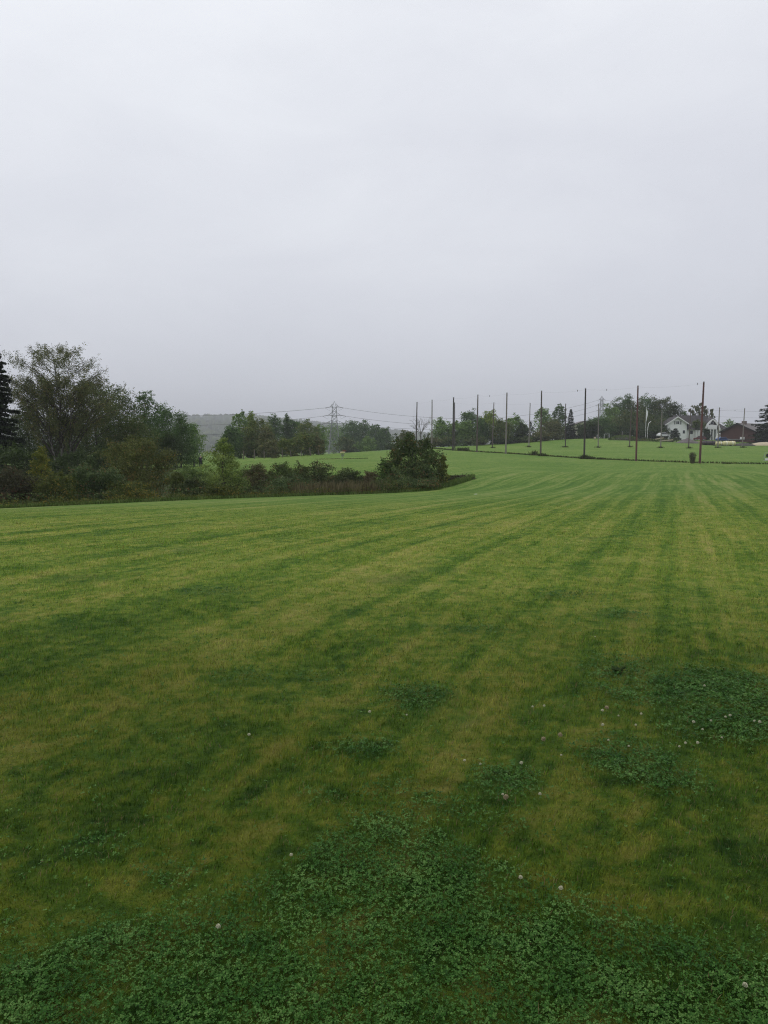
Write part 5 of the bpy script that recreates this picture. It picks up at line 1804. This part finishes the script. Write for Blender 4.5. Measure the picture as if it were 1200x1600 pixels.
MB().prism([(cx_(896.5), cz_(671)), (cx_(928), cz_(671)), (cx_(928), cz_(663.5)), (cx_(912), cz_(659.2)), (cx_(896.5), cz_(664.5))], 0, 8).build('wall', M['cream'], ch)
MB().box(cx_(898.5), cx_(926), .35, 7.5, -2, cz_(671) - .003).build('ground_floor', M['dark'], ch)
b = MB()
b.prism([(cx_(911.8), cz_(659)), (cx_(893.8), cz_(665.4)), (cx_(893.8), cz_(664.2)), (cx_(911.8), cz_(657.8))][::-1], -.6, 8.3)
b.prism([(cx_(911.8), cz_(659)), (cx_(930), cz_(665)), (cx_(930), cz_(663.8)), (cx_(911.8), cz_(657.8))], -.6, 8.3)
b.build('roof', M['grey_tile'], ch)
window(ch, cx_(903.5), cz_(667.3), 1.0, .9, 0, 2)
window(ch, cx_(909), cz_(667.3), .9, .9, 0, 1)
MB().box(cx_(896), cx_(906), -1.2, .34, cz_(681.5), cz_(680.5)).build('balcony_floor', M['dark'], ch)
MB().box(cx_(898.8), cx_(902.3), .1, .345, cz_(680), cz_(674)).build('door', M['cream'], ch)
MB().box(cx_(897.5), cx_(903), -.2, .3, -2, cz_(683)).build('plinth', M['gravel'], ch)

# ------------------------------------------------------------------ yard in front of the houses
def mound(name, label, px, base_py, top_py, hw, D, mat, peak=1.0, depth=1.0, cat='heap', kind=None, ang=28, rg=9, seed=1, flat=0.0):
    g = np.random.default_rng(seed)
    p = on_ground(px, D)
    base = p.z
    h = at(px, top_py, D).z - base
    Rx = hw / FOC * D
    vs, fs = [], []
    for i in range(rg + 1):
        u = i / rg
        for k in range(ang):
            a = 2 * math.pi * k / ang
            z = h * ((1 - u) ** peak if flat == 0 else (1 - u ** 2.2) ** flat)
            jr = 1 + g.normal(0, .035) * (u > 0)
            vs.append((Rx * u * math.cos(a) * jr, Rx * depth * u * math.sin(a) * jr, z + g.normal(0, h * .035) * (0 < i < rg) - (.3 if i == rg else 0)))
    for i in range(rg):
        for k in range(ang):
            k2 = (k + 1) % ang
            fs.append((i * ang + k, (i + 1) * ang + k, (i + 1) * ang + k2, i * ang + k2))
    b = MB().add(vs, fs)
    o = b.build(name, M[mat], None, p, smooth=True)
    return tag(o, label, cat, kind=kind)


mound('gravel_heap', 'grey-pink gravel heap in front of the white house', 1072, 692, 684.5, 20, 236, 'gravel', 1.05, .6, seed=2)
mound('sand_heap', 'pale sand heap in front of the lean-to at right', 1192, 697, 691, 26, 226, 'sand', 1.0, .5, seed=3, flat=1.0)
mound('rubble_heap', 'low dark rubble heap right of the cream rolls', 1160, 699, 692.5, 20, 222, 'rubble', 1, .4, seed=4, flat=.9)
mound('weedy_mound', 'low green weedy mound at the left of the yard', 972, 687, 681.2, 24, 243, 'rubble', 1, .4, seed=5, flat=.8)
s_m = []
pm = on_ground(972, 243)
for k in range(1500):
    a, r = random.uniform(0, 6.28), math.sqrt(random.random())
    s_m.append((pm.x + 4.8 * r * math.cos(a), pm.y + 1.9 * r * math.sin(a), pm.z + max(0, 1.3 * (1 - r ** 2.2) ** .8) - .1))
tuft_stuff('mound_weeds', 'green weeds covering the low mound at the left of the yard', s_m, .2, .6, .16, 'tussock', .6, 'weeds')
P_ = []
pm = on_ground(1026, 240)
gq = np.random.default_rng(12)
n_ = 1800
xx = gq.uniform(-9, 6.2, n_)
P_ = np.stack([pm.x + xx, pm.y + gq.normal(0, .8, n_), pm.z + gq.random(n_) * (0.95 + .35 * np.sin(xx * 1.3))], 1)
tag(link('brush_pile', cards_mesh('brush_pile', leaf_cards(gq, P_ - np.array([pm.x, pm.y, pm.z]), .5, .3)), LEAF['drab'], None, pm), 'long dark brush pile at the edge of the yard under the flagpole', 'brush pile')
for i, (x0, y0, x1, y1, D, lb) in enumerate(((1024, 686.3, 1036.5, 684.2, 237.5, 'pale plank tilted on the brush pile'), (1041, 688.2, 1051.5, 687.2, 237.2, 'pale plank lying on the right of the brush pile'),
                                             (1031, 689, 1041, 688, 237, 'greyish plank lying low on the brush pile'), (1088, 690.2, 1119, 689.2, 238, 'long pale beam lying across the dark log'))):
    a, c = at(x0, y0, D), at(x1, y1, D)
    d = (c - a).normalized()
    b = MB()
    n2 = Vector((0, 0, 1)) - d * d.z
    n2.normalize()
    sd2 = d.cross(n2)
    L = (c - a).length
    vs = []
    for q in (0, L):
        for s2, s3 in ((-.22, -.06), (.22, -.06), (.22, .06), (-.22, .06)):
            vs.append(d * q + sd2 * s2 + n2 * (s3 * 2.2))
    b.add(vs, [(3, 2, 1, 0), (4, 5, 6, 7), (0, 1, 5, 4), (1, 2, 6, 5), (2, 3, 7, 6), (3, 0, 4, 7)])
    tag(b.build('plank', M['plank'], None, a, bevel=.015), lb, 'plank', 'planks in the yard')


def roll(name, label, px0, px1, py0, py1, D, mat, group=None):
    r = (py1 - py0) / 2 / FOC * D
    L = (px1 - px0) / FOC * D
    c = at((px0 + px1) / 2, (py0 + py1) / 2, D)
    g0 = gz(c.x, c.y)
    c.z = max(g0 + r * .96, c.z)
    t = thing(name, label, 'roll', (c.x, c.y, c.z), 0, group)
    b = MB()
    n = 12
    b.tube([Vector((-L / 2 + L * k / n, 0, 0)) for k in range(n + 1)], [r * (.80 if k in (0, n) else .97 + .05 * math.sin(k * 1.9)) for k in range(n + 1)], 16)
    b.build('wrapped_body', M[mat], t, smooth=True)
    b = MB()
    for sg in (-1, 1):
        b.tube([(sg * L * .25 - .08, 0, 0), (sg * L * .25 + .08, 0, 0)], r * 1.05, 16)
    b.build('strap', M['trim' if mat == 'canvas' else 'rubber'], t)
    if c.z - r > g0 + .05:
        b = MB()
        for sg in (-1, 1):
            b.box(sg * L * .3 - .2, sg * L * .3 + .2, -.4, .4, g0 - c.z - .1, -r * .9)
        b.build('support_block', M['tar_pole'], t)
    return t


roll('wrapped_roll', 'dark wrapped roll left of the two cream rolls', 1097.5, 1117, 689, 696, 224, 'tarp_dark', 'rolls lying in the yard')
roll('wrapped_roll', 'shorter cream roll in the middle of the row', 1118.5, 1128.5, 690, 696, 222.5, 'canvas', 'rolls lying in the yard')
roll('wrapped_roll', 'longer cream roll at the right of the row', 1130, 1148.5, 689.5, 697, 221.5, 'canvas', 'rolls lying in the yard')
# dark pallets under them
c = on_ground(1127, 219)
t_ = thing('pallet', 'dark flat pallet on the grass below the cream rolls', 'pallet', c)
b = MB()
for k in range(7):
    b.box(-2.6, 2.6, -.5 + .16 * k, -.39 + .16 * k, .16, .19)
b.build('deck_boards', M['tar_pole'], t_)
b = MB()
for k in (-1, 0, 1):
    b.box(k * 2.3 - .1, k * 2.3 + .1, -.5, .6, .0, .158)
b.build('skid', M['tar_pole'], t_)


def car(label, px, base_py, D, L, H, Wd, mat, rz, group=None, name='parked_car'):
    p = at(px, base_py, D)
    p.z = max(gz(p.x, p.y), p.z)
    t = thing(name, label, 'car', p, rz, group)
    prof = [(-L / 2, .35), (L / 2, .35), (L / 2, .75), (L * .46, .88), (L * .26, .95), (L * .12, H), (-L * .30, H), (-L * .46, .98), (-L / 2, .9)]
    MB().prism(prof, -Wd / 2, Wd / 2).build('body', M[mat], t, bevel=.08)
    for sy in (-1, 1):
        y0, y1 = (Wd / 2 + .002, Wd / 2 + .012) if sy > 0 else (-Wd / 2 - .012, -Wd / 2 - .002)
        MB().prism([(-L * .38, .98), (-.03, .98), (-.03, H - .1), (-L * .28, H - .1)], y0, y1).build('side_window', M['pane'], t)
        MB().prism([(.03, .98), (L * .21, .98), (L * .10, H - .1), (.03, H - .1)], y0, y1).build('side_window', M['pane'], t)
    b = MB().add([(L * .25, -Wd * .42, .985), (L * .25, Wd * .42, .985), (L * .125, Wd * .40, H - .05), (L * .125, -Wd * .40, H - .05)], [(0, 1, 2, 3)])
    b.v = [(x + .03, y, z + .02) for x, y, z in b.v]
    b.build('windscreen', M['pane'], t)
    for sx in (-1, 1):
        for sy in (-1, 1):
            w_ = MB().tube([(sx * L * .31, sy * (Wd / 2 - .18), .33), (sx * L * .31, sy * (Wd / 2 + .02), .33)], .33, 14).build('wheel', M['rubber'], t)
            MB().tube([(sx * L * .31, sy * (Wd / 2 + .021), .33), (sx * L * .31, sy * (Wd / 2 + .03), .33)], .19, 12).build('rim', M['steel'], w_)
        # lights
    for sy in (-1, 1):
        MB().box(L / 2 + .002, L / 2 + .03, sy * Wd * .36 - .15, sy * Wd * .36 + .15, .62, .75).build('headlight', M['trim'], t)
    return t


car('white parked car half hidden behind the round fir bush', 1036, 683.2, 262, 4.3, 1.5, 1.75, 'car_white', R(20))
car('dark red parked car between the porch and the balcony columns', 1093, 688.5, 258, 4.0, 1.5, 1.7, 'car_red', R(165))
car('blue parked car beside the red barn', 1129.5, 690.2, 246, 4.2, 1.45, 1.7, 'blue', R(10))
# flat trailer with load
p_ = at(1151, 690.4, 243)
p_.z = max(p_.z, gz(p_.x, p_.y))
t_ = thing('flat_trailer', 'low flat trailer with a grey load in front of the red barn', 'trailer', p_)
MB().box(-2.7, 2.7, -.9, .9, .5, .62).build('bed', M['tar_pole'], t_)
b = MB()
for k in range(5):
    b.box(-2.5, 2.2, -.8 + .32 * k, -.55 + .32 * k, .622, .82)
b.build('side_boards', M['shutter'], t_)
for sy in (-1, 1):
    MB().tube([(.4, sy * .92, .3), (.4, sy * 1.1, .3)], .3, 14).build('wheel', M['rubber'], t_)
MB().tube([(-2.7, 0, .55), (-3.6, 0, .45)], .05, 6).build('drawbar', M['steel'], t_)
p2 = p_ + Vector((1.75, 0, .824))
t_ = thing('pale_box', 'pale box standing on the right end of the flat trailer', 'box', p2)
MB().box(-.55, .55, -.45, .45, 0, .62).build('box_body', M['sack'], t_, bevel=.03)
MB().box(-.58, .58, -.48, .48, .622, .70).build('lid', M['trim'], t_, bevel=.01)
# white sacks by the house
for i, (px, by, dx, lb) in enumerate(((1120.5, 687.5, .0, 'white bulk bag left by the house corner'), (1125, 687.8, .0, 'white bulk bag right beside the blue car'), (1123, 680.2, 0.0, 'white bulk bag on top of the other two'))):
    p = at(px, by, 256 if i < 2 else 256.2)
    z0 = max(p.z, gz(p.x, p.y)) if i < 2 else None
    if i < 2:
        p.z = z0
        zz = z0
    else:
        p.z = zz + 1.12
    t = thing('bulk_bag', lb, 'bag', p, random.uniform(0, 1), 'white bulk bags by the house')
    b = MB()
    pr = [(.40, .02), (.50, .15), (.53, .5), (.50, .9), (.42, 1.08), (.2, 1.12)]
    b.lathe(pr, 14)
    b.build('bag_body', M['sack'], t, smooth=True)
    b = MB()
    for a in range(4):
        an = a * 1.57 + .78
        b.tube([(.42 * math.cos(an), .42 * math.sin(an), 1.05), (.40 * math.cos(an) + .05, .40 * math.sin(an), 1.22), (.36 * math.cos(an + .5), .36 * math.sin(an + .5), 1.07)], .02, 5)
    b.build('lifting_loop', M['cloth'], t)

# flagpole with a hanging pennant, and bent white pole beside it
D_f = 262
p_ = at(1008.6, 684, D_f)
p_.z = min(p_.z, gz(p_.x, p_.y) + .0)
h_ = at(1009, 636.5, D_f).z - p_.z
t_ = thing('flagpole', 'white flagpole with a limp white pennant in front of the wood', 'flagpole', p_)
MB().tube([(0, 0, -.2), (0, 0, h_)], [.085, .05], 8).build('mast', M['trim'], t_)
MB().lathe([(.03, h_), (.11, h_ + .08), (.11, h_ + .16), (.02, h_ + .24)], 10).build('finial', M['trim'], t_)
b = MB()
rows = 14
vs, fs = [], []
for i in range(rows + 1):
    u = i / rows
    w_ = .75 * (1 - u) + .06
    z = h_ - .5 - u * 4.2
    for k in range(4):
        q = k / 3
        vs.append((.09 + q * w_ * (.6 + .3 * math.sin(3 * u)), .14 * math.sin(q * 5 + u * 3), z - q * .9 * (1 - u)))
for i in range(rows):
    for k in range(3):
        fs.append((i * 4 + k, i * 4 + k + 1, (i + 1) * 4 + k + 1, (i + 1) * 4 + k))
b.add(vs, fs)
o = b.build('pennant', M['cloth'], t_)
o.modifiers.new('cloth thickness', 'SOLIDIFY').thickness = .02
p_ = at(1011.5, 684, 261)
p_.z = gz(p_.x, p_.y)
t_ = thing('bent_pole', 'white bent pole with a crooked arm right beside the flagpole', 'pole', p_)
q = lambda x, y: at(x, y, 261) - p_
MB().tube([(0, 0, -.1), q(1011.6, 672), q(1013, 664)], [.07, .07, .09], 7).build('upright', M['trim'], t_)
MB().tube([q(1013, 664), q(1013.6, 661.5), q(1015, 660), q(1017.2, 658.2)], [.09, .11, .12, .10], 7).build('arm', M['trim'], t_)
# small post and crate on the edge of the field, garden table
p_ = on_ground(970.5, 243.6)
p_.z += 1.0
t_ = thing('marker_post', 'short grey post on the weedy mound', 'post', p_)
MB().tube([(0, 0, -.6), (0, 0, 1.5)], .13, 8).build('shaft', M['grey_pole'], t_)
MB().lathe([(.16, 1.502), (.17, 1.56), (.03, 1.66)], 8).build('post_cap', M['steel'], t_)
p_ = on_ground(928, 246)
t_ = thing('litter_bin', 'small pale flared bin at the edge of the pole field', 'bin', p_)
MB().lathe([(.22, 0), (.26, .05), (.36, .85), (.33, .86), (.22, .2)], 14).build('bin_body', M['plank'], t_, smooth=True)
MB().tube([(.37 * math.cos(a * .4488), .37 * math.sin(a * .4488), .86) for a in range(15)], .025, 6).build('rim', M['post_wood'], t_)
p_ = at(948, 685, 259)
p_.z = gz(p_.x, p_.y)
t_ = thing('garden_table', 'white garden table standing in front of the dark wood', 'table', p_)
zt = at(948, 678, 259).z - p_.z
MB().box(-.95, .95, -.45, .45, zt - .06, zt).build('table_top', M['trim'], t_, bevel=.02)
for sx in (-.85, .85):
    for sy in (-.38, .38):
        MB().tube([(sx, sy, 0), (sx * .9, sy * .9, zt - .06)], .035, 6).build('leg', M['trim'], t_)

# black target at the right edge
p_ = on_ground(1200, 128)
t_ = thing('target_stand', 'black round target in a thin light frame cut off by the right edge', 'target stand', p_)
sz = 128 / FOC
b = MB()
for sg in (-1, 1):
    b.tube([(sg * 8 * sz, -.15, 0), (sg * 6.5 * sz, 0, 1.32)], .025, 6)
    b.tube([(sg * 8 * sz, -.15, .02), (sg * 8 * sz, .75, .02), (sg * 6.5 * sz, .0, 1.1)], .025, 6)
b.tube([(-6.5 * sz, 0, 1.32), (6.5 * sz, 0, 1.32)], .025, 6)
b.tube([(-8 * sz, -.15, .03), (8 * sz, -.15, .03)], .025, 6)
b.build('frame', M['steel'], t_)
b = MB()
n = 24
vs = [(.52 * math.cos(2 * math.pi * k / n), -.03, .86 + .34 * math.sin(2 * math.pi * k / n)) for k in range(n)] + [(.52 * math.cos(2 * math.pi * k / n), .05, .86 + .34 * math.sin(2 * math.pi * k / n)) for k in range(n)]
b.add(vs, [tuple(range(n)), tuple(range(2 * n - 1, n - 1, -1))] + [(k, k + n, (k + 1) % n + n, (k + 1) % n) for k in range(n)])
b.build('target_disc', M['black'], t_)
MB().box(-.62, .62, -.07, -.045, .06, .42).build('lower_panel', M['cloth'], t_)

# ------------------------------------------------------------------ haze: one box of thin even mist round everything
b = MB().box(-5300, 5300, -5300, 5300, -6.5, 265)
hm, t = new_mat('mist')
pv = t.n('ShaderNodeVolumePrincipled')
pv.inputs['Color'].default_value = (0.93, 0.95, 1.0, 1)
pv.inputs['Density'].default_value = 0.00030
pv.inputs['Anisotropy'].default_value = 0.0
o_ = t.n('ShaderNodeOutputMaterial')
t.t.links.new(pv.outputs[0], o_.inputs['Volume'])
o = b.build('haze', hm)
tag(o, 'thin even mist over the fields', 'haze', kind='stuff')
